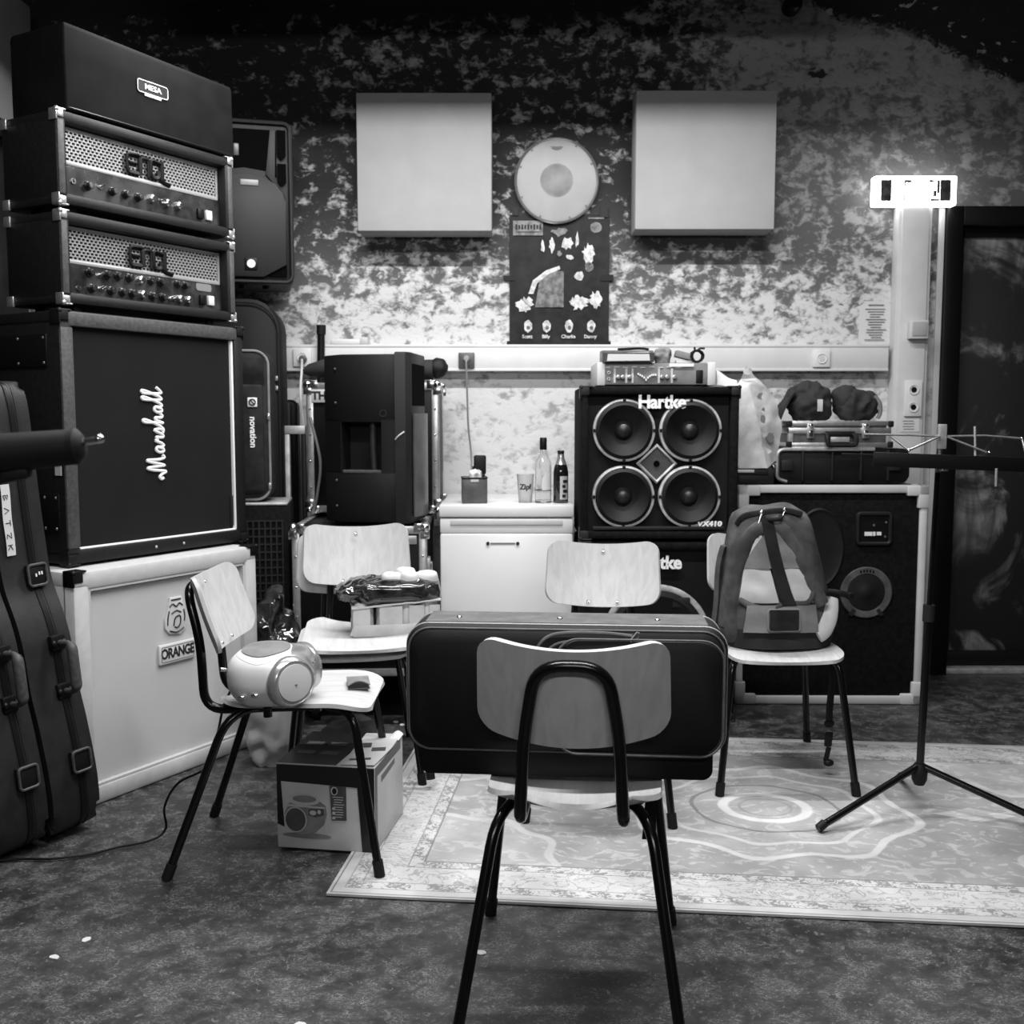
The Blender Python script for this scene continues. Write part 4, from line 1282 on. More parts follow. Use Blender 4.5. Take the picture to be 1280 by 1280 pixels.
cable('lead', [(-.842, 4.355, 1.20), (-.80, 4.34, 1.02), (-.815, 4.345, .88), (-.83, 4.35, .82), (-.835, 4.34, .797)], .006, 'silver_dark', 'grey lead hanging in front of the rear flight case', 'cable')

o = thing('rolled_umbrella', 'black rolled umbrella lying across the rear flight case, behind the loudspeaker', 'umbrella', (-.58, 4.50, 1.4005), 1)
obj('rolled_canopy', MB().sweep([(-.315, 0, -.005), (-.29, 0, .0), (-.2, 0, .012), (-.1, 0, .01), (.1, 0, 0), (.24, 0, .004)], lambda t_: .008 + .036 * min(1, t_ * 2.6), 12), M['cloth'], o)
obj('knob_handle', MB().blob((.262, 0, .010), (.045, .04, .043), amp=.006, fr=40, nu=18, nv=12), M['rubber'], o)
o = thing('black_rod', 'thin black rod leaning upright against the wall behind the flight cases', 'rod', (0, 0, 0))
obj('rod', MB().cyl((-.90, 4.765, .012), (-.855, 4.715, 1.60), .017, 14), M['black'], o)
obj('end_cap', MB().cyl((-.9003, 4.7653, .001), (-.8995, 4.7645, .03), .020, 14).cyl((-.8558, 4.716, 1.57), (-.8547, 4.7148, 1.612), .021, 14), M['rubber'], o)
o = thing('white_box', 'small white box on the wall duct behind the loudspeaker', 'box', (-.735, WY - .034, 1.5275))
obj('carton', MB().span(-.08, .05, -.03, .03, 0, .024, .003), M['white'], o)
obj('lid', MB().span(.05, .085, -.03, .03, 0, .032, .003), M['white_dull'], o)

# ------------------------------------------------------------------ fridge and what stands on it
o = thing('fridge', 'white undercounter fridge against the rear wall between flight cases and bass cabinet', 'fridge', (-.022, 4.155, 0))
obj('body', MB().span(-.262, .262, .045, .60, .02, .805, .006), M['enamel'], o)
obj('worktop', MB().span(-.272, .272, .0, .615, .800, .850, .008), M['enamel'], o)
dr = obj('door', MB().span(-.268, .268, .0, .04, .055, .735, .010), M['enamel'], o)
obj('door_rail', MB().span(-.268, .268, .004, .04, .735, .795, .006), M['enamel'], o)
obj('handle_groove', MB().span(-.225, .225, .0, .006, .768, .790, .002), M['white_dull'], o, label='recessed grip strip')
for q in (-.075, .045): obj('lock', MB().lathe([(0, 0), (.007, 0), (.007, .004), (0, .004)], T(q, .0, .695) @ RX(90), 14), M['ink_black'], dr)
obj('badge_line', MB().box((-.015, -.001, .695), (.10, .002, .006)), M['ink'], dr)
obj('plinth', MB().span(-.255, .255, .03, .55, .0, .045), M['black'], o)
obj('door_gap', MB().span(-.262, .262, .02, .05, .793, .803), M['print_dark'], o)

FT = .850
o = thing('pen_pot', 'dark mesh pot on the left of the fridge top, holding chargers', 'pot', (-.155, 4.27, FT), 4)
obj('pot', MB().span(-.052, .052, -.05, .05, .0, .103, .006).span(-.046, .046, -.044, .044, .09, .104), M['print_dark'], o)
obj('rim', MB().sweep([(x, y, .104) for x, y in rrect(.104, .10, .008, 3)], .003, 6, True), M['black'], o)
obj('label_strip', MB().box((.0, -.0515, .094), (.032, .002, .010)), M['print_light'], o)
o = thing('radio_handset', 'black handset standing upright in the dark pot on the fridge', 'handset', (-.132, 4.285, FT + .105), 8)
obj('body', MB().span(-.025, .025, -.012, .014, .012, .09, .007), M['plastic_black'], o)
obj('side_key', MB().box((-.028, 0, .03), (.008, .014, .03), .002), M['rubber'], o)
obj('socket_base', MB().span(-.022, .020, -.010, .012, 0.0, .014, .002), M['plastic_dark'], o)
crumple('tissue', 'crumpled white tissue in the dark pot on the fridge', 'tissue', (-.150, 4.252, FT + .1045), (.024, .014, .014), 'paper', 3, .006, 50, .6)

def vessel(name, lab, cat, x, y, prof, m, n=28, grp=None):
    o = thing(name, lab, cat, (x, y, FT))
    obj('body', MB().lathe(prof, None, n), M[m], o)
    return o


o = vessel('plastic_cup', 'frosted plastic cup with dark lettering on the fridge', 'cup', .055, 4.275, [(0, .0), (.027, 0), (.036, .118), (.0345, .118), (.026, .003), (0, .003)], 'cup')
tx = text('Zipf', .030, M['ink_black'], o, on_front(0, 0, .066), 'lettering', .0002, .0012)
for v in tx.data.vertices:
    ang = v.co.x / .033
    r_ = .0338 - .001 * (v.co.y > -.0001)
    v.co = Vector((r_ * math.sin(ang), -r_ * math.cos(ang) - .0006, v.co.z))
o = vessel('glass_bottle', 'tall clear glass bottle with black cap on the fridge', 'bottle', .128, 4.262, [(0, .003), (.030, 0), (.034, .004), (.034, .150), (.030, .172), (.014, .198), (.0125, .225), (.0105, .225), (.012, .197), (.028, .171), (.031, .150), (.031, .012), (0, .008)], 'glass')
obj('cap', MB().lathe([(.0135, 0), (.0145, .002), (.0145, .046), (.012, .05), (0, .05)], T(0, 0, .218), 18), M['black'], o)
obj('label', MB().sheet(lambda u, v: (.0345 * math.sin(R(-10 + 62 * u)), -.0345 * math.cos(R(-10 + 62 * u)), .055 + (.075 - .06 * abs(2 * u - 1) * .5) * v), 10, 6, .0004), M['paper'], o, label='pale pointed label')
obj('ring_line', MB().lathe([(.0342, .050), (.0346, .050), (.0346, .054), (.0342, .054)], None, 28), M['ink'], o)
o = vessel('beer_bottle', 'dark beer bottle with pale label on the fridge, next to the bass cabinet', 'bottle', .200, 4.262, [(0, .003), (.028, 0), (.031, .004), (.031, .125), (.027, .148), (.0135, .182), (.0125, .200), (.0135, .203), (.0135, .212), (0, .213)], 'dark_glass')
obj('cap', MB().lathe([(.0145, 0), (.014, .006), (.012, .008), (0, .008)], T(0, 0, .207), 16), M['black'], o)
obj('neck_foil', MB().lathe([(.0240, .158), (.0145, .184), (.0135, .200), (.0132, .200), (.0140, .184), (.0235, .158)], None, 20), M['silver'], o)
lb = obj('label', MB().sheet(lambda u, v: (.0315 * math.sin(R(-8 + 70 * u)), -.0315 * math.cos(R(-8 + 70 * u)), .016 + .095 * v), 10, 6, .0004), M['print_light'], o, label='pale paper label')
ib = MB()
for k in range(4):
    a = R(22 + (k % 2) * 10); ib.box((.0322 * math.sin(a), -.0322 * math.cos(a), .030 + .02 * k), (.014 + .006 * (k % 2), .0012, .012), 0, RZ(math.degrees(a)))
stuff(obj('label_print', ib, M['ink_black'], lb))

# ------------------------------------------------------------------ bass cabinets
def speaker_cone(o, x, z, r, y=.058, tw=False):
    c = obj('speaker_ring', MB().lathe([(r * .86, -.006), (r * .855, -.012), (r * .93, -.020), (r * .985, -.018), (r, -.010), (r, .0)], T(x, y - .022, z) @ RX(90) @ SC(1, 1, -1), 48), M['ring'], o)
    cn = obj('cone', MB().lathe([(r * .90, -.004), (r * .80, -.012), (r * .74, -.006), (r * .32, .030), (0, .034)], T(x, y - .040, z) @ RX(90) @ SC(1, 1, -1), 40), M['cone'], c)
    obj('dust_cap', MB().lathe([(r * .30, .028), (r * .22, .012), (r * .10, .004), (0, .002)], T(x, y - .040, z) @ RX(90) @ SC(1, 1, -1), 28), M['cone_cap'], c)
    for a in (0, 90, 180, 270):
        obj('ring_clip', MB().box((x + r * .95 * math.cos(R(a)), y - .044, z + r * .95 * math.sin(R(a))), (.010, .004, .012), .001, RY(-a)), M['black'], c)


def bass_cab(lab, z, h):
    o = thing('bass_cabinet', lab, 'speaker cabinet', (.265, 4.025, z), 0)
    W_, D_ = .612, .41
    obj('shell', cab_shell(W_, D_, h, .030, .06, .010), M['carpet'], o)
    obj('baffle', MB().span(.028, W_ - .028, .060, .075, .028, h - .028), M['cone'], o)
    obj('bottom_lip', MB().span(.05, W_ - .05, .004, .03, .036, .048, .002), M['plastic_dark'], o)
    for sx, sz in ((-1, 1), (1, 1), (1, -1), (-1, -1)):
        corner_cap((0 if sx < 0 else W_, 0, h if sz > 0 else 0), .05, 'plastic_dark', o, sx, sz)
    return o, W_


o, W_ = bass_cab('black bass cabinet with four ringed speakers, standing on another bass cabinet', .7275, .590)
for x in (.170, .428):
    for z in (.164, .422): speaker_cone(o, x, z, .122)
hn = obj('horn_frame', MB().sweep([(.299 + x, .030, .293 + z) for x, z in ((0, .072), (.072, 0), (0, -.072), (-.072, 0))], .008, 4, True), M['ring'], o)
obj('horn_mouth', MB().prism([(.0, .066), (.066, 0), (0, -.066), (-.066, 0)], .01, T(.299, .045, .293) @ RX(90)), M['print_dark'], hn)
obj('horn_throat', MB().lathe([(0, 0), (.012, .0), (.012, .004), (0, .004)], T(.299, .034, .293) @ RX(90), 14), M['hole'], hn)
text('Hartke', .070, M['logo'], o, on_front(.314, .012, .530), 'lettering', .003, .0024, .98, 0, 'CENTER', .95)
text('VX410', .026, M['logo'], o, on_front(.505, .012, .058), 'model_lettering', .002, .0014, 1.3, .1)
o, W_ = bass_cab('black bass cabinet with one large speaker on the floor, beneath the four-speaker cabinet', 0, .715)
speaker_cone(o, .306, .33, .215)
text('Hartke', .070, M['logo'], o, on_front(.306, .012, .632), 'lettering', .003, .0024, .98, 0, 'CENTER', .95)
obj('tilt_plate', MB().box((.40, .02, .475), (.07, .02, .04), .004), M['plastic_dark'], o)

o = thing('bass_amplifier', 'flat rack amplifier with white end brackets on top of the bass cabinets', 'amplifier', (.560, 4.06, 1.322))
obj('chassis', MB().span(-.205, .195, .0, .30, .004, .088, .003), M['print_dark'], o)
obj('front_panel', MB().span(-.205, .195, -.006, .002, .004, .086, .002), M['pack_mid'], o)
for x, s in ((-.232, 1), (.196, 1)): obj('end_bracket', MB().span(x, x + .032, -.012, .30, 0, .090, .004), M['white_dull'], o)
for x in (-.163, -.118, -.094, .008, .058):
    obj('divider_bar', MB().span(x - .004, x + .004, -.009, -.005, .010, .066), M['print_light'], o)
for x in (-.150, -.132, -.106, .020, .040, .068):
    k = obj('knob', MB().lathe([(.009, 0), (.008, .012), (0, .013)], T(x, -.006, .034) @ RX(90), 14), M['silver'], o)
for k, z in enumerate((.044, .040, .036, .030, .022, .030, .036, .040, .041, .041)):
    obj('slider', MB().box((-.072 + .0075 * k, -.010, z), (.005, .008, .008), .001), M['logo'], o)
obj('input_jacks', MB().lathe([(.007, 0), (.007, .005), (.003, .005), (.003, 0)], T(-.186, -.006, .026) @ RX(90), 12), M['silver'], o)
obj('input_jacks', MB().lathe([(.007, 0), (.007, .005), (.003, .005), (.003, 0)], T(-.186, -.006, .050) @ RX(90), 12), M['silver'], o)
obj('name_strip', MB().box((.095, -.009, .078), (.095, .004, .012), .001), M['logo'], o)
obj('power_switch', MB().box((.165, -.008, .035), (.026, .006, .05), .002), M['black'], o)
ib = MB()
for k in range(9): ib.box((-.19 + .034 * k, -.0075, .070 + .002 * (k % 2)), (.02, .002, .004))
stuff(obj('panel_print', ib, M['print_light'], o))
AT = 1.322 + .0895
o = thing('effect_pedal', 'wedge-shaped pedal with pale face lying on the left of the rack amplifier', 'pedal', (.452, 4.09, AT), 1)
obj('body', MB().prism([(-.05, 0), (-.055, .036), (-.03, .046), (.06, .048), (.06, 0)], .20, T(-.105, 0, 0) @ YZX, .004), M['print_dark'], o)
obj('pale_face', MB().prism([(-.088, .004), (.078, .006), (.074, .040), (-.084, .034)], .003, T(0, -.0535, 0) @ RX(86)), M['print_light'], o)
obj('cable_stub', MB().sweep(smooth_path([(-.04, .0, .052), (0, -.01, .053), (.05, .01, .056), (.08, .0, .052)], 4), .005, 6), M['black'], o)
crumple('grey_pouch', 'small grey crumpled pouch in the middle of the rack amplifier', 'pouch', (.590, 4.12, AT), (.032, .03, .026), 'pack_mid', 11, .008, 30, .4)
o = thing('small_box', 'small grey box lying tilted on the right of the rack amplifier', 'box', (.672, 4.12, AT + .012))
obj('box', MB().box((0, 0, .018), (.065, .05, .026), .003, RY(14)), M['pack_mid'], o)
obj('base_card', MB().span(-.03, .035, -.02, .02, -.012, -.002), M['paper'], o)
o = thing('cable_coil', 'black coiled cable end at the right edge of the rack amplifier', 'cable', (.722, 4.10, AT + .026))
cp = [(.026 * math.cos(t_ * .5) * (1 - t_ * .004), .012 * math.sin(t_ * .31), .022 * math.sin(t_ * .5)) for t_ in range(60)]
obj('coil', MB().sweep(cp, .0045, 6), M['black'], o)
obj('loose_end', MB().sweep(smooth_path([(.0, 0, .022), (.012, 0, .030), (.030, 0, .030)], 4), .004, 6).sweep(smooth_path([(-.008, 0, .02), (-.010, 0, .036)], 4), .004, 6), M['black'], o)
o = thing('paper_tags', 'white folded papers behind the right end of the rack amplifier', 'paper', (.86, 4.20, 1.322))
obj('sheet', MB().sheet(lambda u, v: (-.055 + .10 * u, .02 * v, .004 + (.07 - .05 * u) * v + .004 * math.sin(u * 7)), 6, 4, .001), M['paper'], o)
obj('printed_strip', MB().box((-.045, .0, .04), (.012, .003, .05), 0, RX(-14)), M['ink'], o)

# ------------------------------------------------------------------ wide black cabinet with pale edges at the right, and what lies on it
o = thing('stage_monitor_cabinet', 'wide black speaker cabinet with pale plastic edging standing right of the bass cabinets', 'speaker cabinet', (.937, 4.275, 0), -.5)
W_, D_, H_ = .775, .42, .922
obj('cabinet', MB().span(.012, W_ - .012, .012, D_, .014, H_ - .010, .008), M['carpet'], o)
E_ = .036
for nm, sp in (('edge_strip', (0, W_, -.002, .03, H_ - E_ * .9, H_)), ('edge_strip', (0, W_, -.002, .03, .002, E_)), ('edge_strip', (0, E_ * .8, -.002, .03, 0.002, H_)), ('edge_strip', (W_ - E_ * .8, W_, -.002, .03, .002, H_))):
    obj(nm, MB().span(*sp, .006), M['white_dull'], o)
for x in (0, W_):
    for z in (.002, H_):
        sx, sz = (1 if x == 0 else -1), (1 if z < .1 else -1)
        cb = MB().span(x - sx * .004, x + sx * .085, -.008, .034, z, z + sz * .044, .006)
        cb.span(x - sx * .004, x + sx * .040, -.008, .034, z, z + sz * .095, .006)
        obj('corner_guard', cb, M['white_dull'], o)
for x in (W_ - .02,): obj('side_edge', MB().span(x, x + .02, .03, D_, H_ - .03, H_ - .004, .004), M['white_dull'], o)
r1 = obj('round_port', MB().lathe([(.108, .0), (.104, .004), (.080, .004), (.076, -.004), (.03, -.008), (0, -.008)], T(.535, .004, .475) @ RX(90), 40), M['pack_grey'], o, label='grey ringed round driver')
obj('driver_cone', MB().lathe([(.076, .003), (.07, .0045), (.03, .0035), (.026, .006), (0, .009)], T(.535, .004, .475) @ RX(90), 32), M['cone'], r1)
for a in (-55, 235): obj('ring_notch', MB().box((.535 + .1 * math.cos(R(a)), -.001, .475 + .1 * math.sin(R(a))), (.03, .006, .016), 0, RY(-a)), M['plastic_dark'], r1)
ib = MB()
for k in range(5): ib.box((.535 + .013 * (k - 2), -.0008, .567 - .001 * (k - 2) ** 2), (.007, .001, .011))
stuff(obj('ring_marks', ib, M['black'], r1))
o2 = obj('large_driver', MB().lathe([(.168, .004), (.160, .010), (.150, .006), (.145, .0045), (.06, .0042), (0, .0042)], T(.335, .0125, .66) @ RX(90) @ SC(.62, 1, 1), 44), M['cone'], o, label='faint worn oval of the large driver')
rc_ = obj('input_recess', MB().sweep([(.560 + x, .006, .742 + z) for x, z in rrect(.135, .125, .012, 3)], .008, 6, True), M['plastic_dark'], o)
obj('recess_back', MB().span(.50, .62, .009, .013, .685, .80), M['black'], rc_)
obj('label_strip', MB().span(.522, .553, .004, .010, .712, .728).span(.556, .566, .004, .010, .712, .728).span(.572, .590, .004, .010, .714, .728), M['logo'], rc_)
obj('recess_marks', MB().span(.556, .562, .004, .010, .752, .760).span(.606, .612, .004, .010, .765, .772).span(.604, .610, .004, .010, .705, .712), M['steel'], rc_)

TOP = .9225
o = thing('equipment_case', 'flat black moulded case with pale rim lying on the wide cabinet', 'case', (1.388, 4.36, TOP), 0)
ol = [(p[0], p[1] + .0745) for p in rrect(.565, .146, .03, 5)]
obj('shell', MB().prism(ol, .32, T(0, .33, 0) @ RX(90), .008), M['plastic_black'], o)
rim = [(-.2825 + .0, .02), (-.2825, .120), (-.255, .1475), (.10, .1475)]
obj('pale_rim', MB().sweep(fillet([(-.235, -.001, .008), (-.276, .0, .020), (-.276, .0, .145), (.13, .0, .145)], .03, 6), .008, 8), M['steel'], o)
for x in (-.17, -.045, .075, .19): obj('rib', MB().span(x - .004, x + .004, -.004, .33, .012, .140, .002), M['plastic_dark'], o)
for x in (-.235, .215):
    obj('latch', MB().span(x - .025, x + .025, -.008, .006, .055, .10, .004), M['plastic_dark'], o)
obj('side_catch', MB().blob((-.292, .0, .075), (.012, .010, .012), nu=12, nv=8), M['chrome'], o)
ST = TOP + .150
o = thing('aluminium_case', 'silver aluminium case with black handle lying on top of the black moulded case', 'case', (1.372, 4.365, ST), 0)
obj('panels', MB().span(-.213, .213, .004, .28, .003, .108, .003), M['print_dark'], o)
for z0, z1 in ((.002, .022), (.060, .084), (.092, .112)): obj('alu_rail', MB().span(-.215, .215, -.003, .284, z0, z1, .003), M['steel'], o)
for x in (-.215, .195): obj('alu_upright', MB().span(x, x + .02, -.002, .02, .002, .110, .002), M['steel_dull'], o)
for x in (-.212, .212):
    for z in (.014, .1): obj('corner_piece', MB().box((x, .0, z), (.024, .016, .026), .005), M['rubber'], o)
for x in (-.125, .105):
    l = obj('latch', MB().box((x, -.007, .072), (.030, .010, .062), .003), M['steel'], o)
    obj('latch_lever', MB().box((x, -.014, .060), (.016, .008, .03), .002).blob((x, -.012, .094), (.010, .006, .008), nu=10, nv=6), M['chrome'], l)
h = obj('handle', MB().sweep(fillet([(-.055, -.004, .058), (-.06, -.03, .050), (-.058, -.034, .012), (.058, -.034, .012), (.06, -.03, .050), (.055, -.004, .058)], .012, 3), .010, 8).span(-.062, .062, -.010, .002, .050, .070, .003), M['rubber'], o)
obj('handle_plate', MB().span(-.04, .04, -.008, .0, .024, .046, .002), M['steel_dull'], h)
CT = ST + .1125
o = thing('jacket', 'dark crumpled jacket heaped on the left of the silver case', 'clothing', (1.258, 4.47, CT), 0)
def cloth_lump(c, s, seed, amp=.020, fr=15, fold=.7, zmin=0.0, Mx=None):
    mb = MB().blob(c, s, .95, .9, Mx, 72, 44, amp, fr, seed, fold)
    for v in mb.bm.verts: v.co.z = max(v.co.z, zmin + .002 * (v.co.z - zmin < 0))
    return mb
obj('hood', cloth_lump((.01, 0, .075), (.088, .09, .082), 3), M['cloth'], o, sharp=120)
def tail(u, v):
    p = Vector((-.07 - .085 * v, -.075 + .15 * u + .012 * math.sin(u * 9), .12 - .12 * v - .05 * v * v + .012 * math.sin(u * 11 + v * 4)))
    p.z = max(p.z, .004 if p.x > -.13 else -.2)
    return p
obj('sleeve', MB().sheet(tail, 16, 12, .008), M['cloth'], o, sharp=60)
obj('pale_tag', MB().sheet(lambda u, v: (.015 + .022 * u, -.112 - .003 * math.sin(v * 3), .04 + .05 * v), 3, 5, .001), M['print_light'], o)
o = thing('jacket', 'dark folded jacket with pale hem heaped on the right of the silver case', 'clothing', (1.462, 4.47, CT), 0)
obj('bundle', cloth_lump((.01, 0, .060), (.085, .085, .064), 17), M['cloth'], o, sharp=120)
obj('collar', MB().blob((-.030, -.01, .100), (.052, .05, .050), .9, .9, RY(-8), 26, 16, .010, 22, 8, .6), M['cloth'], o, sharp=60)
obj('pale_hem', MB().sweep(smooth_path([(.066, -.06, .105), (.088, -.062, .075), (.094, -.055, .035), (.085, -.05, .010)], 5), .009, 8), M['pack_mid'], o)

o = thing('flat_device', 'small flat black device at the left end of the wide cabinet, under the plastic bag', 'device', (1.012, 4.375, TOP), 0)
obj('body', MB().span(-.075, .075, -.07, .09, .002, .042, .005), M['plastic_black'], o)
obj('top_slab', MB().span(-.085, .05, -.075, .06, .042, .062, .004), M['plastic_dark'], o)
obj('pale_edge', MB().span(-.087, -.01, -.078, -.070, .050, .062, .002), M['print_light'], o)
o = thing('plastic_bag', 'white printed plastic carrier bag standing between bass cabinet and silver case', 'bag', (.998, 4.375, TOP + .064), 0)
bv = [(x_, y_ * .6, z_) for x_, y_, z_ in [(-.083, -.09, .325), (-.075, -.095, .17), (-.060, -.095, .003), (.055, -.125, .003), (.020, -.125, .17), (-.025, -.115, .335), (.110, -.02, .035), (.128, -.02, .20), (.085, -.03, .30), (.015, -.06, .375),
      (-.035, -.085, .425), (-.055, -.08, .37), (-.07, .04, .32), (-.055, .05, .003), (.07, .05, .003), (.11, .05, .18), (.05, .03, .36), (-.02, .0, .40)]]
bf = [(0, 1, 4, 5), (1, 2, 3, 4), (5, 4, 7, 8), (4, 3, 6, 7), (5, 8, 9), (0, 5, 11), (11, 5, 9, 10), (0, 11, 12), (0, 12, 13, 1), (1, 13, 2), (2, 13, 14, 3), (3, 14, 6), (6, 14, 15, 7), (7, 15, 16, 8), (8, 16, 9), (9, 16, 17, 10), (10, 17, 11), (11, 17, 12), (12, 17, 16, 15), (12, 15, 14, 13)]
bg = MB()
vv_ = [bg.bm.verts.new(p) for p in bv]
for f_ in bf: bg.bm.faces.new([vv_[k] for k in f_])
bmesh.ops.triangulate(bg.bm, faces=bg.bm.faces[:])
bmesh.ops.subdivide_edges(bg.bm, edges=bg.bm.edges[:], cuts=6, use_grid_fill=True, smooth=0)
for v in bg.bm.verts:
    q = v.co.copy()
    k = .006 * (1 - 2 * abs(noise.noise(q * 16 + Vector((3, 1, 7))))) + .004 * noise.noise(q * 34)
    v.co += Vector((k * .7, -k, k * .4))
    v.co.z = max(v.co.z, .001)
obj('film', bg, M['poly'], o, sharp=24)
def on_bag(px, pz, a, b, name, m, seed):
    def f(u, v):
        x, z = px + (u - .5) * a, pz + (v - .5) * b
        t_ = max(0, min(1, z / .335))
        xc = .055 - .08 * t_                                       # crease between the two front panels
        y = .6 * ((-.125 + .01 * t_) + ((x - xc) * .95 if x > xc else (xc - x) * .3))
        return Vector((x, y - .009, z))
    q = MB()
    pts = ragged(0, 0, a, b, seed, 16, .35)
    c0 = q.bm.verts.new(f(.5, .5)); vs = [q.bm.verts.new(f(.5 + x / a, .5 + z / b)) for x, z in pts]
    for i in range(16): q.bm.faces.new((c0, vs[i], vs[(i + 1) % 16]))
    return obj(name, q, M[m], o)
on_bag(.050, .22, .06, .08, 'printed_shape', 'pack_mid', 2)
on_bag(.075, .13, .045, .05, 'printed_shape', 'pack_mid', 5)
on_bag(-.03, .40, .04, .035, 'printed_shape', 'print_light', 8)
on_bag(.030, .30, .04, .035, 'printed_shape', 'pack_mid', 9)

# ------------------------------------------------------------------ music stand
o = thing('music_stand', 'black folding music stand on the rug at the right, desk lying flat', 'stand', (1.232, 3.06, .009), 0)
obj('lower_pole', MB().cyl((0, 0, .10), (.010, 0, .62), .0115), M['tube'], o)
obj('upper_pole', MB().cyl((.010, 0, .60), (.021, 0, 1.03), .0075), M['tube'], o)
obj('pole_collar', MB().cyl((.010, 0, .585), (.0105, 0, .635), .017), M['plastic_dark'], o)
obj('hub', MB().lathe([(0, .085), (.015, .085), (.022, .10), (.024, .13), (.016, .15), (0, .15)], None, 18), M['rubber'], o)
for fx, fy in ((-.352, -.163), (.335, -.155), (.045, .27)):
    dv = Vector((fx, fy, 0)).normalized()
    lg = obj('leg', MB().cyl(dv * .014 + Vector((0, 0, .140)), (fx, fy, .014), .0105, 12), M['tube'], o)
    a = Vector((fx, fy, .0135))
    obj('foot_cap', MB().cyl(a + (dv * .14 + Vector((0, 0, .126)) - dv * .014 - Vector((0, 0, .0))) * -.02 + Vector((0, 0, .002)), a + (Vector((0, 0, .14)) - dv * .3).normalized() * .03 * .9, .013, 12), M['rubber'], lg)
hz = 1.03
hd = obj('tilt_head', MB().cyl((.021, 0, hz), (.022, 0, hz + .03), .008).box((.034, -.012, hz + .012), (.018, .03, .016), .003), M['chrome'], o)
obj('head_plate', MB().box((.022, -.02, hz + .105), (.024, .012, .072), .002), M['steel_dull'], hd)
obj('head_stem', MB().cyl((.022, -.005, hz + .03), (.022, -.012, hz + .10), .006), M['chrome'], hd)
dsk = obj('desk_plate', MB().box((.005, -.01, hz + .045), (.455, .28, .004), .001, RX(-1.5) @ RY(2.2)), M['black'], o)
obj('desk_lip', MB().box((.005, -.15, hz + .036), (.455, .006, .040), .002, RY(2.2)), M['black'], dsk)
def rod(pts, r=.0032): return MB().sweep([Vector(p) for p in pts], r, 8)
for pts in (((-.21, -.03, hz + .112), (-.08, -.03, hz + .110), (.012, -.03, hz + .106)), ((-.13, -.03, hz + .105), (-.085, -.05, hz + .066)), ((-.085, -.05, hz + .066), (.012, -.03, hz + .106)),
            ((.034, -.03, hz + .106), (.14, -.03, hz + .108), (.25, -.03, hz + .100)), ((.034, -.03, hz + .104), (.14, -.05, hz + .060)), ((.25, -.03, hz + .10), (.262, -.04, hz + .045))):
    obj('folding_rod', rod(pts), M['steel'], o)
obj('page_holder', MB().cyl((.112, -.04, hz + .05), (.112, -.03, hz + .135), .0035), M['steel_dull'], o)
obj('page_holder', MB().cyl((.112, -.176, hz - .03), (.112, -.176, hz + .02), .0035), M['steel_dull'], o)
for p in ((.25, -.03, hz + .10), (-.085, -.05, hz + .066), (.148, -.05, hz + .060)): obj('rod_joint', MB().blob(p, (.005, .005, .005), nu=8, nv=6), M['chrome'], o)

# ------------------------------------------------------------------ black soft case on the front chair
o = thing('soft_case', 'large black soft case lying on its side across the front chair', 'case', (.114, 2.160, .458), -4.5)
def rr3(w_, h_, r, y, cx=0, cz=0, bulge=0): return [(cx + x, y, cz + z) for x, z in rrect(w_, h_, r, 7)]
CW, CHh, CD = .655, .265, .175
z1 = .052 + CHh / 2
ys = [-.088, -.080, -.066, -.02, .05, .080, .088]
ins = [.030, .010, .0, -.002, 0, .008, .03]
rings = []
for y, i_ in zip(ys, ins):
    rings.append([(x + .0025 * noise.noise(Vector((x * 8, y * 30, z * 8))), y + (.004 * noise.noise(Vector((x * 5, z * 5, 2))) if i_ > .02 else 0), z) for x, _, z in rr3(CW - 2 * i_, CHh - 2 * i_, .045, y, 0, z1)])
# sits in front of the backrest, local -y is the side towards the camera
obj('main_body', MB().loft(rings), M['nylon'], o, sharp=50)
rings = []
for y, i_ in ((-.070, .014), (-.062, .002), (.0, 0), (.074, .002), (.082, .012)):
    rings.append(rr3(.61 - 2 * i_, .115 - 2 * i_, .022, y, .0, .0555))
obj('lower_body', MB().loft(rings), M['nylon'], o, sharp=50)
obj('top_band', MB().sheet(lambda u, v: ((u - .5) * (CW - .075), -.055 + .115 * v, .052 + CHh + .0045), 40, 4, .003), M['nylon_grey'], o, label='greyed top band with rivets')
for y in (-.076, -.055, .060):
    q = .006 if y < -.07 else .0
    obj('piping', MB().sweep([(x, y, z1 + z) for x, z in rrect(CW - 2 * q + .001, CHh - 2 * q + .001, .045, 7)], .0026, 6, True), M['nylon_grey' if y == -.076 else 'piping'], o)
for x in (-.225, -.013, .19): obj('rivet', MB().blob((x, -.010, .052 + CHh + .0055), (.006, .006, .003), nu=10, nv=6), M['chrome'], o)
pk = MB()
rings = []
for y, i_ in ((-.086, 0), (-.100, .004), (-.106, .022)):
    rings.append([(x, y + .004 * noise.noise(Vector((x * 12, z * 12, 4))), z) for x, _, z in rr3(.335 - 2 * i_, .236 - 2 * i_, .045, 0, .150, .052 + .128)])
pk.loft(rings)
p_ = obj('front_pocket', pk, M['nylon'], o, sharp=50)
obj('pocket_piping', MB().sweep([(.150 + x, -.101, .180 + z) for x, z in rrect(.336, .237, .045, 7)], .0024, 6, True), M['nylon_grey'], p_)
zp = smooth_path([(-.065, -.089, .262), (-.040, -.089, .296), (.0, -.089, .308), (.08, -.090, .309), (.135, -.092, .304)], 6)
obj('zip_track', MB().sweep(zp, .0035, 6), M['nylon_grey'], p_)
obj('zip_track', MB().sweep([q + Vector((.014, -.001, -.016)) for q in zp], .003, 6), M['nylon_grey'], p_)
obj('zip_pull', MB().sweep([(.130 + a, -.098, .296 + b) for a, b in ((0, 0), (.014, .018), (.020, .016), (.018, .010), (.006, -.004))], .0018, 6, True), M['chrome'], p_)
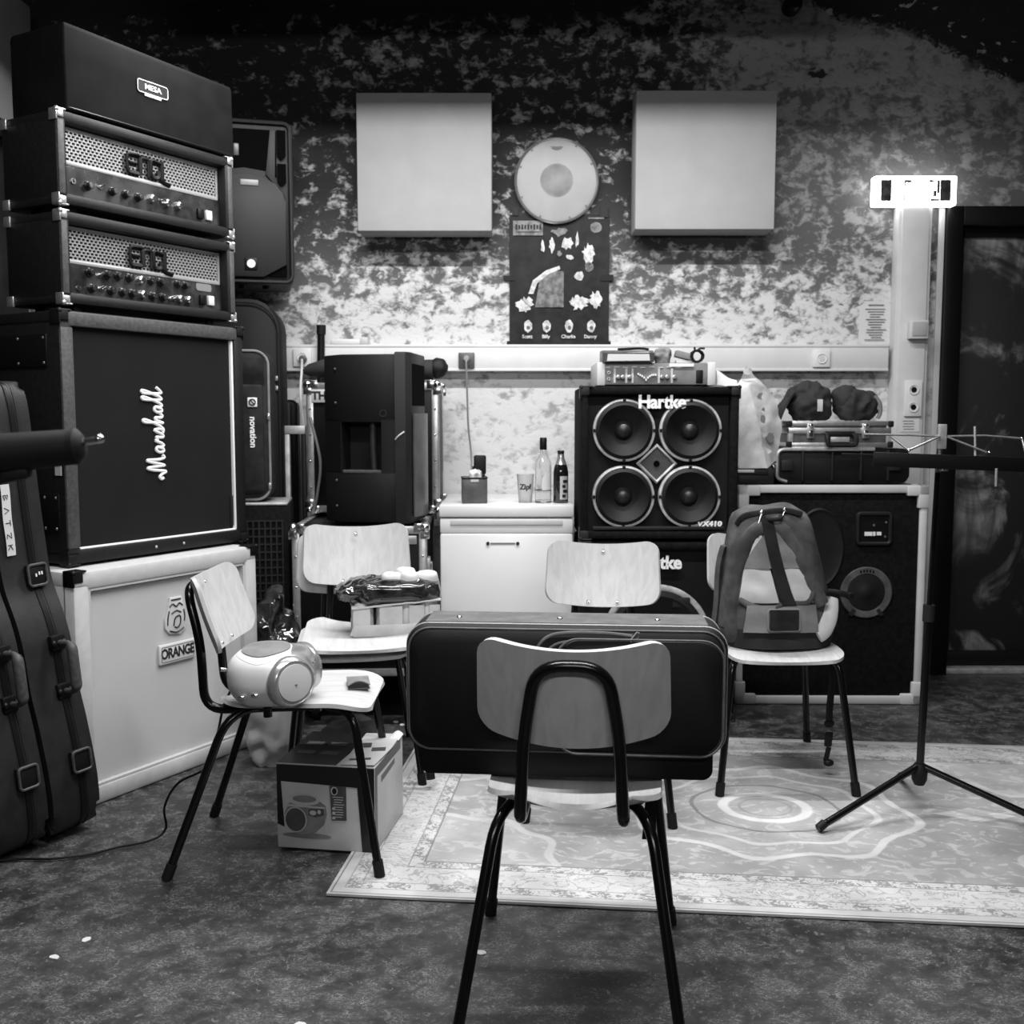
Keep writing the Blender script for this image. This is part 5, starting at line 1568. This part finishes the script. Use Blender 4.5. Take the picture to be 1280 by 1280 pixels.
obj('strap_end', MB().sheet(lambda u, v: (.185 + .016 * (u - .5) * (1 + .9 * v) - .004 * v, .03 + .01 * v, .0 - .17 * v), 3, 8, .003), M['nylon'], o)
obj('side_tab', MB().span(-.322, -.31, -.03, .02, .055, .12, .004), M['nylon'], o)

# ------------------------------------------------------------------ backpack on the right-hand chair
o = thing('backpack', 'grey backpack with pale panels standing on the right-hand chair', 'backpack', (.872, 3.40, .4595), 4)
BH = .450
def prof(t):
    a = .195 - .075 * max(0, t - .12) ** 1.25 / (.88 ** 1.25) - .02 * max(0, .12 - t) / .12
    b = .125 - .040 * t
    if t > .93: a -= .035 * ((t - .93) / .07) ** 2; b -= .03 * ((t - .93) / .07) ** 2
    cx = -.030 * t
    return a, b, cx
def surf(x, z, off=0.0):
    t_ = max(0, min(1, z / BH))
    a, b, cx = prof(t_)
    q = min(.999, abs((x - cx) / a))
    y = -b * (1 - q ** 2.6) ** (1 / 2.6)
    y += .006 * noise.noise(Vector((x * 14, 3, z * 14)))
    return Vector((x, y - off, z))
rings = []
for j in range(25):
    t_ = j / 24
    a, b, cx = prof(t_)
    r_ = []
    for i in range(48):
        th = 2 * PI * i / 48
        x = a * math.copysign(abs(math.cos(th)) ** (2 / 2.6), math.cos(th)); y = b * math.copysign(abs(math.sin(th)) ** (2 / 2.6), math.sin(th))
        n_ = .006 * noise.noise(Vector(((x + cx) * 14, 3 if y < 0 else 9, t_ * BH * 14)))
        r_.append((cx + x, y + n_, t_ * BH + (.010 * math.sin(th * 2) * t_ if t_ > .9 else 0)))
    rings.append(r_)
obj('body', MB().loft(rings), M['pack_grey'], o, sharp=60)
def panel(zs, xl, xr, off, name, m, nu=10, nv=14, thick=.004, par=None, wr=0.0):
    def f(u, v):
        z = zs[0] + (zs[1] - zs[0]) * v
        p = surf(xl(v) + (xr(v) - xl(v)) * u, z, off)
        p.y += wr * math.sin(z * 90 + u * 3) * math.sin(PI * u)
        return p
    return obj(name, MB().sheet(f, nu, nv, -thick), M[m], par or o, sharp=60)
obj('base', MB().loft([[(p[0] * 1.012, p[1] * 1.02, z) for p in rings[k]] for k, z in ((0, 0.0), (1, .02), (2, .05), (3, .062))]), M['cloth'], o, label='black base fabric')
# pale panels either side of the centre strap
cxs = lambda v: -.016 - .056 * v
panel((.150, .365), lambda v: -.150 + .030 * v + .045 * max(0, v - .35) ** 1.5, lambda v: cxs(v) - .012 + 0 * v, .005, 'pale_panel', 'pack_light', wr=.004)
panel((.150, .385), lambda v: cxs(v) + .026, lambda v: .085 - .040 * v - .070 * max(0, v - .4) ** 1.4, .005, 'pale_panel', 'pack_light', wr=.004)
panel((.260, .385), lambda v: -.134 + .05 * v * v + .025 * v, lambda v: .066 - .06 * v - .03 * v * v, .0095, 'upper_panel', 'pack_mid', wr=.003)
panel((.145, .420), lambda v: cxs(v) - .016 + .012 * (1 - v) ** 3, lambda v: cxs(v) + .022 + .020 * (1 - v) ** 3, .015, 'centre_strap', 'pack_dark')
def band(pts, r, off, m, name, flat_=.35):
    sm = smooth_path([(x, z, 0) for x, z in pts], 6)
    return obj(name, MB().sweep([surf(p.x, p.y, off) for p in sm], r, 8, False, flat_, (0, -1, .15)), M[m], o)
band([(-.170, .02), (-.172, .10), (-.164, .20), (-.146, .29), (-.115, .365), (-.065, .398), (-.015, .380), (.032, .31), (.080, .215), (.120, .14)], .024, .008, 'pack_grey', 'arch_band', .4)
band([(-.150, .16), (-.108, .138), (-.05, .130), (-.015, .145), (.02, .147), (.065, .150), (.092, .19)], .010, .010, 'pack_grey', 'lower_band', .5)
panel((.055, .142), lambda v: -.140 + .012 * v, lambda v: .100 - .008 * v, .010, 'lower_pocket', 'pack_mid', 20, 8, .006, None, .003)
panel((.065, .130), lambda v: -.062, lambda v: .030, .020, 'pocket_patch', 'pack_dark', 6, 5)
obj('patch_border', MB().sweep([surf(-.016 + x, .0975 + z, .021) for x, z in rrect(.102, .068, .008, 3)], .003, 6, True), M['pack_mid'], o)
band([(.100, .045), (.125, .06), (.148, .10), (.162, .155)], .026, .012, 'pack_light', 'pale_side_strap', .3)
band([(.135, .175), (.165, .168), (.172, .165)], .008, .010, 'pack_dark', 'side_webbing', .6)
obj('buckle_strap', MB().sweep(smooth_path([(.165, -.03, .17), (.195, -.045, .168), (.225, -.05, .16), (.235, -.05, .157)], 5), .010, 8, False, .35, (0, -1, 0)).box((.232, -.05, .158), (.022, .014, .022), .004), M['rubber'], o)
band([(-.150, .395), (-.130, .425), (-.07, .437), (.0, .442), (.055, .430)], .010, .006, 'pack_dark', 'top_zip', .6)
for x, z in ((-.088, .432), (-.012, .440)):
    p = surf(x, z, .016)
    obj('zip_pull', MB().cyl(p + Vector((.006, 0, .006)), p + Vector((-.006, -.004, -.026)), .0045, 10).blob(p + Vector((.006, 0, .006)), (.008, .006, .008), nu=10, nv=6), M['chrome'], o)
obj('grab_loop', MB().sweep(smooth_path([surf(-.070, .425, .010), surf(-.060, .418, .022), surf(-.03, .420, .024), surf(-.022, .428, .012)], 5), .007, 8), M['pack_dark'], o)
obj('left_shoulder_pad', MB().sheet(lambda u, v: (-.215 + .035 * u + .045 * v ** 2 + .01 * math.sin(v * 5), -.02 + .05 * u, .02 + .30 * v), 6, 16, .016), M['pack_grey'], o)
# webbing strap hanging down past the seat
obj('hanging_strap', MB().sweep(smooth_path([(.158, -.03, .03), (.185, -.02, .002), (.194, -.01, -.03), (.192, -.02, -.12), (.182, -.03, -.22), (.180, -.035, -.285)], 6), .012, 8, False, .25, (0, 1, 0)), M['rubber'], o)
obj('strap_slider', MB().box((.180, -.035, -.272), (.034, .010, .016), .004), M['plastic_black'], o)
obj('strap_buckle', MB().box((.178, -.038, -.325), (.026, .008, .05), .005, RY(6)).box((.174, -.04, -.375), (.018, .006, .05), .003, RY(12)).blob((.180, -.04, -.405), (.018, .012, .012), nu=12, nv=7), M['plastic_black'], o)

# ------------------------------------------------------------------ CD radio on the left chair, its carton beneath, the drinks tray
o = thing('cd_radio', 'white and silver portable CD radio sitting on the left chair', 'radio', (-.632, 2.700, .4475), 90)
o.scale = (.96, .96, .93)
def rad(c, s, e1, e2, n1=56, n2=32): return MB().blob(c, s, e1, e2, None, n1, n2)
mb = MB().blob((0, .012, .081), (.128, .104, .080), .62, .74, None, 64, 34)
for v in mb.bm.verts:                                              # belly tapers down to the feet, back slopes
    k = max(0, .07 - v.co.z) / .07
    v.co.x *= 1 - .14 * k; v.co.y *= 1 - .16 * k
    v.co.z = max(v.co.z, .004)
obj('body', mb, M['white'], o, sharp=60)
fr = MB().blob((.02, -.030, .083), (.112, .082, .076), .7, .8, None, 56, 30)
for v in fr.bm.verts:
    k = max(0, .07 - v.co.z) / .07
    v.co.x *= 1 - .14 * k; v.co.z = max(v.co.z, .006)
obj('front_shell', fr, M['silver'], o, sharp=60, label='silver front shell')
sd = Vector((-.70, -.70, .06)).normalized()
for nm, dv, cc in (('speaker_housing', sd, Vector((-.066, -.050, .080))), ('speaker_housing', Vector((.70, -.70, .06)).normalized(), Vector((.084, -.050, .080)))):
    Mx = T(*cc) @ dv.to_track_quat('Z', 'Y').to_matrix().to_4x4()
    hs = obj(nm, MB().lathe([(.064, -.03), (.071, .012), (.072, .026), (.069, .036), (.060, .043), (.055, .040)], Mx, 44), M['silver'], o, label='brushed silver speaker ring')
    obj('ring_groove', MB().lathe([(.0565, .040), (.0565, .0425), (.052, .0425), (.052, .040)], Mx, 44), M['print_grey'], hs)
    obj('speaker_grille', MB().lathe([(.0525, .038), (.051, .045), (.035, .048), (0, .049)], Mx, 40), M['white_dull'], hs)
    obj('speaker_mark', MB().box((0, 0, .0492), (.012, .003, .0006)).bm and MB().box(Mx @ Vector((.0, -.004, .0492)), (.006, .006, .002)), M['ink'], hs)
def dome(u, v, k, up, cx=-.012, cy=.014):
    a_ = 2 * PI * u
    x, y = cx + .128 * k * v * math.cos(a_), cy + .098 * k * v * math.sin(a_)
    rho = min(.995, (abs(x / .128) ** (2 / .74) + abs((y - .012) / .104) ** (2 / .74)) ** .37)
    cs = rho ** (1 / .62)
    return Vector((x, y, .081 + .080 * math.sqrt(max(0, 1 - cs * cs)) ** .62 + up))
obj('cd_lid', MB().sheet(lambda u, v: dome(u, max(v, .01), .80, .004 - .003 * v ** 8), 40, 8, -.003), M['white'], o)
obj('lid_window', MB().sheet(lambda u, v: dome(u, max(v, .01), .66, .0062), 40, 8, -.002), M['pack_mid'], o, label='grey oval lid window')
for k in range(4): obj('control_key', MB().blob((.0 + .028 * k - .02, -.108 + .004 * abs(k - 1.5), .112), (.009, .006, .007), nu=10, nv=7), M['chrome'], o)
for z, y in ((.05, .055), (.055, .02)):
    obj('side_jack', MB().blob((-.1245, y, z), (.006, .011, .006), nu=12, nv=7), M['chrome'], o)
obj('aerial_knob', MB().cyl((-.08, .108, .115), (-.09, .120, .118), .006, 10), M['chrome'], o)
for x in (-.07, .07): obj('foot', MB().lathe([(0, 0), (.012, 0), (.012, .006), (0, .006)], T(x, .0, .0005), 12), M['rubber'], o)
cable('power_cable', [(-.750, 2.82, .50), (-.775, 2.84, .468), (-.785, 2.84, .440), (-.800, 2.82, .40), (-.812, 2.80, .33), (-.84, 2.80, .24), (-.935, 2.83, .18), (-.985, 2.86, .10), (-.990, 2.88, .03), (-1.02, 2.85, .008), (-1.10, 2.80, .007), (-1.16, 2.755, .007), (-1.25, 2.725, .007), (-1.36, 2.72, .007), (-1.55, 2.66, .007)], .0035, 'black', 'thin black cable running from the CD radio down across the floor')

o = thing('folded_pouch', 'small grey folded pouch lying at the front of the left chair seat', 'pouch', (-.432, 2.865, .4485), 12)
obj('cover', MB().sheet(lambda u, v: ((u - .5) * .062, (v - .5) * .085, .014 + .012 * math.sin(PI * u) * (1 - v) + .004 * v), 10, 6, .0025), M['print_grey'], o)
obj('base_fold', MB().sheet(lambda u, v: ((u - .5) * .060, (v - .5) * .083, .003 + .003 * v), 6, 4, .002), M['print_dark'], o)

o = thing('radio_carton', 'printed cardboard carton showing a CD radio, on the floor under the left chair', 'box', (-.5135, 2.7805, .006), -8.8)
BW, BD, BHt = .283, .295, .243
obj('carton', MB().span(-BW / 2, BW / 2, 0, BD, .001, BHt, .004), M['card_white'], o)
obj('top_print', MB().prism([(-BW / 2 + .003, .004), (.03, .004), (.04, BD * .5), (.03, BD - .004), (-BW / 2 + .003, BD - .004)], .0008, T(0, 0, BHt)), M['card_print'], o)
obj('top_flap', MB().prism([(.045, .004), (BW / 2 - .003, .004), (BW / 2 + .004, BD * .55), (BW / 2 - .003, BD - .004), (.03, BD - .004)], .0016, T(0, 0, BHt + .0004) @ RY(-1.5)), M['card_white'], o)
ib = MB()
for x, y, a, b in ((-.09, .10, .05, .03), (-.02, .10, .05, .03), (-.09, .18, .05, .03), (-.02, .18, .05, .03)): ib.box((x, y, BHt + .0012), (a, b, .0008))
stuff(obj('top_marks', ib, M['print_dark'], o))
ib = MB()
for x, y, a, b in ((.062, .17, .04, .035), (.112, .14, .04, .03), (.085, .05, .06, .012)): ib.box((x, y, BHt + .006), (a, b, .0008), 0, RY(-1.5) @ RZ(12))
stuff(obj('flap_marks', ib, M['print_dark'], o))
obj('torn_corner', MB().sheet(lambda u, v: (BW / 2 - .03 + .034 * u, BD - .06 + .055 * v, BHt + .004 + .012 * math.sin(3 * u) * v), 5, 5, .0015), M['paper'], o)
def fr_(pts, m, name, y=-.0008, par=o): return obj(name, MB().prism(pts, .0007, T(0, y, 0) @ RX(90)), M[m], par)
fr_([(-BW / 2 + .002, BHt - .003), (-BW / 2 + .002, .07), (-BW / 2 + .022, .062), (-BW / 2 + .014, .192), (BW / 2 - .05, .184), (BW / 2 - .038, .003), (BW / 2 - .002, .003), (BW / 2 - .002, BHt - .003)], 'card_print', 'black_border')
def ell(cx, cz, a, b, n=26): return [(cx + a * math.cos(2 * PI * k / n), cz + b * math.sin(2 * PI * k / n)) for k in range(n)]
pr = fr_([(-.118, .10), (-.108, .128), (-.085, .142), (-.02, .142), (.0, .128), (.004, .105), (-.004, .075), (-.03, .050), (-.07, .042), (-.10, .052), (-.115, .075)], 'print_grey', 'printed_radio')
fr_(ell(-.062, .142, .046, .016), 'print_light', 'printed_lid', -.0018, pr)
fr_(ell(-.060, .145, .034, .010), 'pack_mid', 'printed_window', -.0026, pr)
fr_([(-.112, .128), (.0, .124), (-.002, .120), (-.110, .122)], 'print_light', 'printed_highlight', -.0018, pr)
fr_(ell(-.086, .085, .032, .036), 'print_light', 'printed_speaker_rim', -.0026, pr)
fr_(ell(-.086, .085, .029, .033), 'print_dark', 'printed_speaker', -.0034, pr)
fr_([(-.050, .100), (-.048, .116), (-.006, .120), (-.004, .102), (-.03, .094)], 'print_dark', 'printed_controls', -.0018, pr)
fr_(ell(-.036, .107, .010, .007, 14), 'print_light', 'printed_dial', -.0026, pr)
fr_(ell(-.018, .110, .005, .006, 12), 'print_light', 'printed_dial', -.0026, pr)
fr_(ell(-.055, .040, .07, .008), 'pack_mid', 'printed_shadow', -.0007)
sp_ = fr_([(.018, .088), (.060, .090), (.060, .186), (.012, .186)], 'print_dark', 'printed_column', -.0018)
fr_(ell(.026, .172, .010, .012, 18), 'print_light', 'printed_emblem', -.0026, sp_)
fr_(ell(.027, .172, .0065, .009, 16), 'card_print', 'printed_emblem', -.0034, sp_)
ib = MB()
for k in range(9): ib.box((.036 + .002 * (k % 2), -.003, .155 - .007 * k), (.030 - .004 * (k % 3), .0006, .002))
for k in range(3): ib.box((.024, -.003, .122 - .013 * k), (.008, .0006, .007))
stuff(obj('column_lines', ib, M['print_light'], sp_))
obj('side_print', MB().prism([(.06, .182), (.20, .19), (.20, .205), (.06, .20)], .0008, T(BW / 2, 0, 0) @ YZX), M['print_dark'], o)
obj('side_band', MB().span(BW / 2, BW / 2 + .0007, .002, BD - .03, BHt - .030, BHt - .003).span(BW / 2, BW / 2 + .0007, .002, .020, .004, BHt - .030), M['card_print'], o)

o = thing('drinks_tray', 'shrink-wrapped cardboard tray of drinks with pale rolls on top, on the stacked chairs', 'tray', (-.405, 3.475, .4805), 11)
obj('tray_base', MB().span(-.135, .15, -.105, .10, .002, .012, .002), M['card'], o)
for x, w_ in ((-.108, .055), (-.012, .075), (.072, .05), (.132, .035)):
    obj('tray_post', MB().prism([(-w_ / 2 - .012, 0), (w_ / 2 + .012, 0), (w_ / 2, .03), (w_ / 2, .094), (-w_ / 2, .094), (-w_ / 2, .03)], .003, T(x, -.101, .008) @ RX(90)), M['card'], o)
obj('tray_front_lip', MB().span(-.135, .15, -.106, -.103, .004, .042, .001), M['card'], o)
for y, w_ in ((-.06, .06), (.02, .06)):
    obj('tray_side', MB().span(-.136, -.133, y - .03, y + .03, .006, .095, .001), M['card'], o)
obj('tray_side', MB().span(-.136, -.133, -.104, .098, .004, .03, .001), M['card'], o)
obj('tray_side', MB().span(.147, .15, -.104, .098, .004, .09, .001), M['card'], o)
for i in range(4):
    for j in range(3):
        c_ = obj('drink_carton', MB().lathe([(0, 0), (.031, 0), (.032, .006), (.032, .095), (.026, .108), (0, .108)], T(-.098 + .070 * i, -.066 + .066 * j, .0125), 16), M['card_white'], o)
obj('upper_sheet', MB().sheet(lambda u, v: (-.140 + .292 * u, -.108 + .212 * v, .101 + .020 * u + .003 * noise.noise(Vector((u * 9, v * 9, 1)))), 20, 10, .005), M['paper'], o)
wr = MB().blob((.005, 0, .142), (.150, .112, .038), .5, .5, None, 56, 20, .010, 24, 6, .6)
obj('shrink_wrap', wr, M['foil'], o, sharp=35, label='glossy dark shrink wrap')
wr = MB().blob((-.075, -.01, .172), (.070, .09, .026), .8, .8, RY(-14), 40, 18, .012, 26, 14, .7)
obj('loose_wrap', wr, M['foil'], o, sharp=30)
for i, (x, y, r_, h_) in enumerate(((-.002, -.03, .036, .07), (.055, -.04, .034, .066), (.115, -.02, .040, .076), (.05, .05, .036, .07))):
    obj('paper_roll', MB().blob((x, y, .172), (r_, r_, .032 + .004 * (i % 2)), .55, .9, None, 26, 14, .004, 30, i, .3), M['paper'], o)

# small litter on the floor
rnd = random.Random(3)
scr = None
for i, (x, y) in enumerate(((-.545, 3.88), (-.50, 3.80), (-.43, 3.98), (-.46, 4.02), (-1.02, 2.22), (-.98, 2.30), (-.07, 2.24), (-.42, 1.96))):
    n = 7
    pts = [(.010 * (1 + .5 * rnd.random()) * math.cos(2 * PI * k / n), .007 * (1 + .6 * rnd.random()) * math.sin(2 * PI * k / n)) for k in range(n)]
    s_ = obj('paper_scrap', MB().prism(pts, .002, T(0, 0, .0003)), M['paper'], None, (x, y, 0), (0, 0, rnd.random() * 180))
    tag(s_, ['tiny pale paper scrap on the floor in front of the castored flight case', 'tiny pale paper scrap on the floor beside the stacked chairs, nearest the rug', 'tiny pale paper scrap on the floor below the flight case, right of its castor', 'tiny pale paper scrap on the floor left of the fridge foot',
             'tiny pale paper scrap at the lower left picture edge, left one of two', 'tiny pale paper scrap at the lower left picture edge, right one of two', 'tiny pale paper scrap on the floor left of the front chair, near the rug edge', 'tiny pale paper scrap nearest the bottom picture edge, left of the front chair'][i], 'scrap', 'paper scraps on the floor')
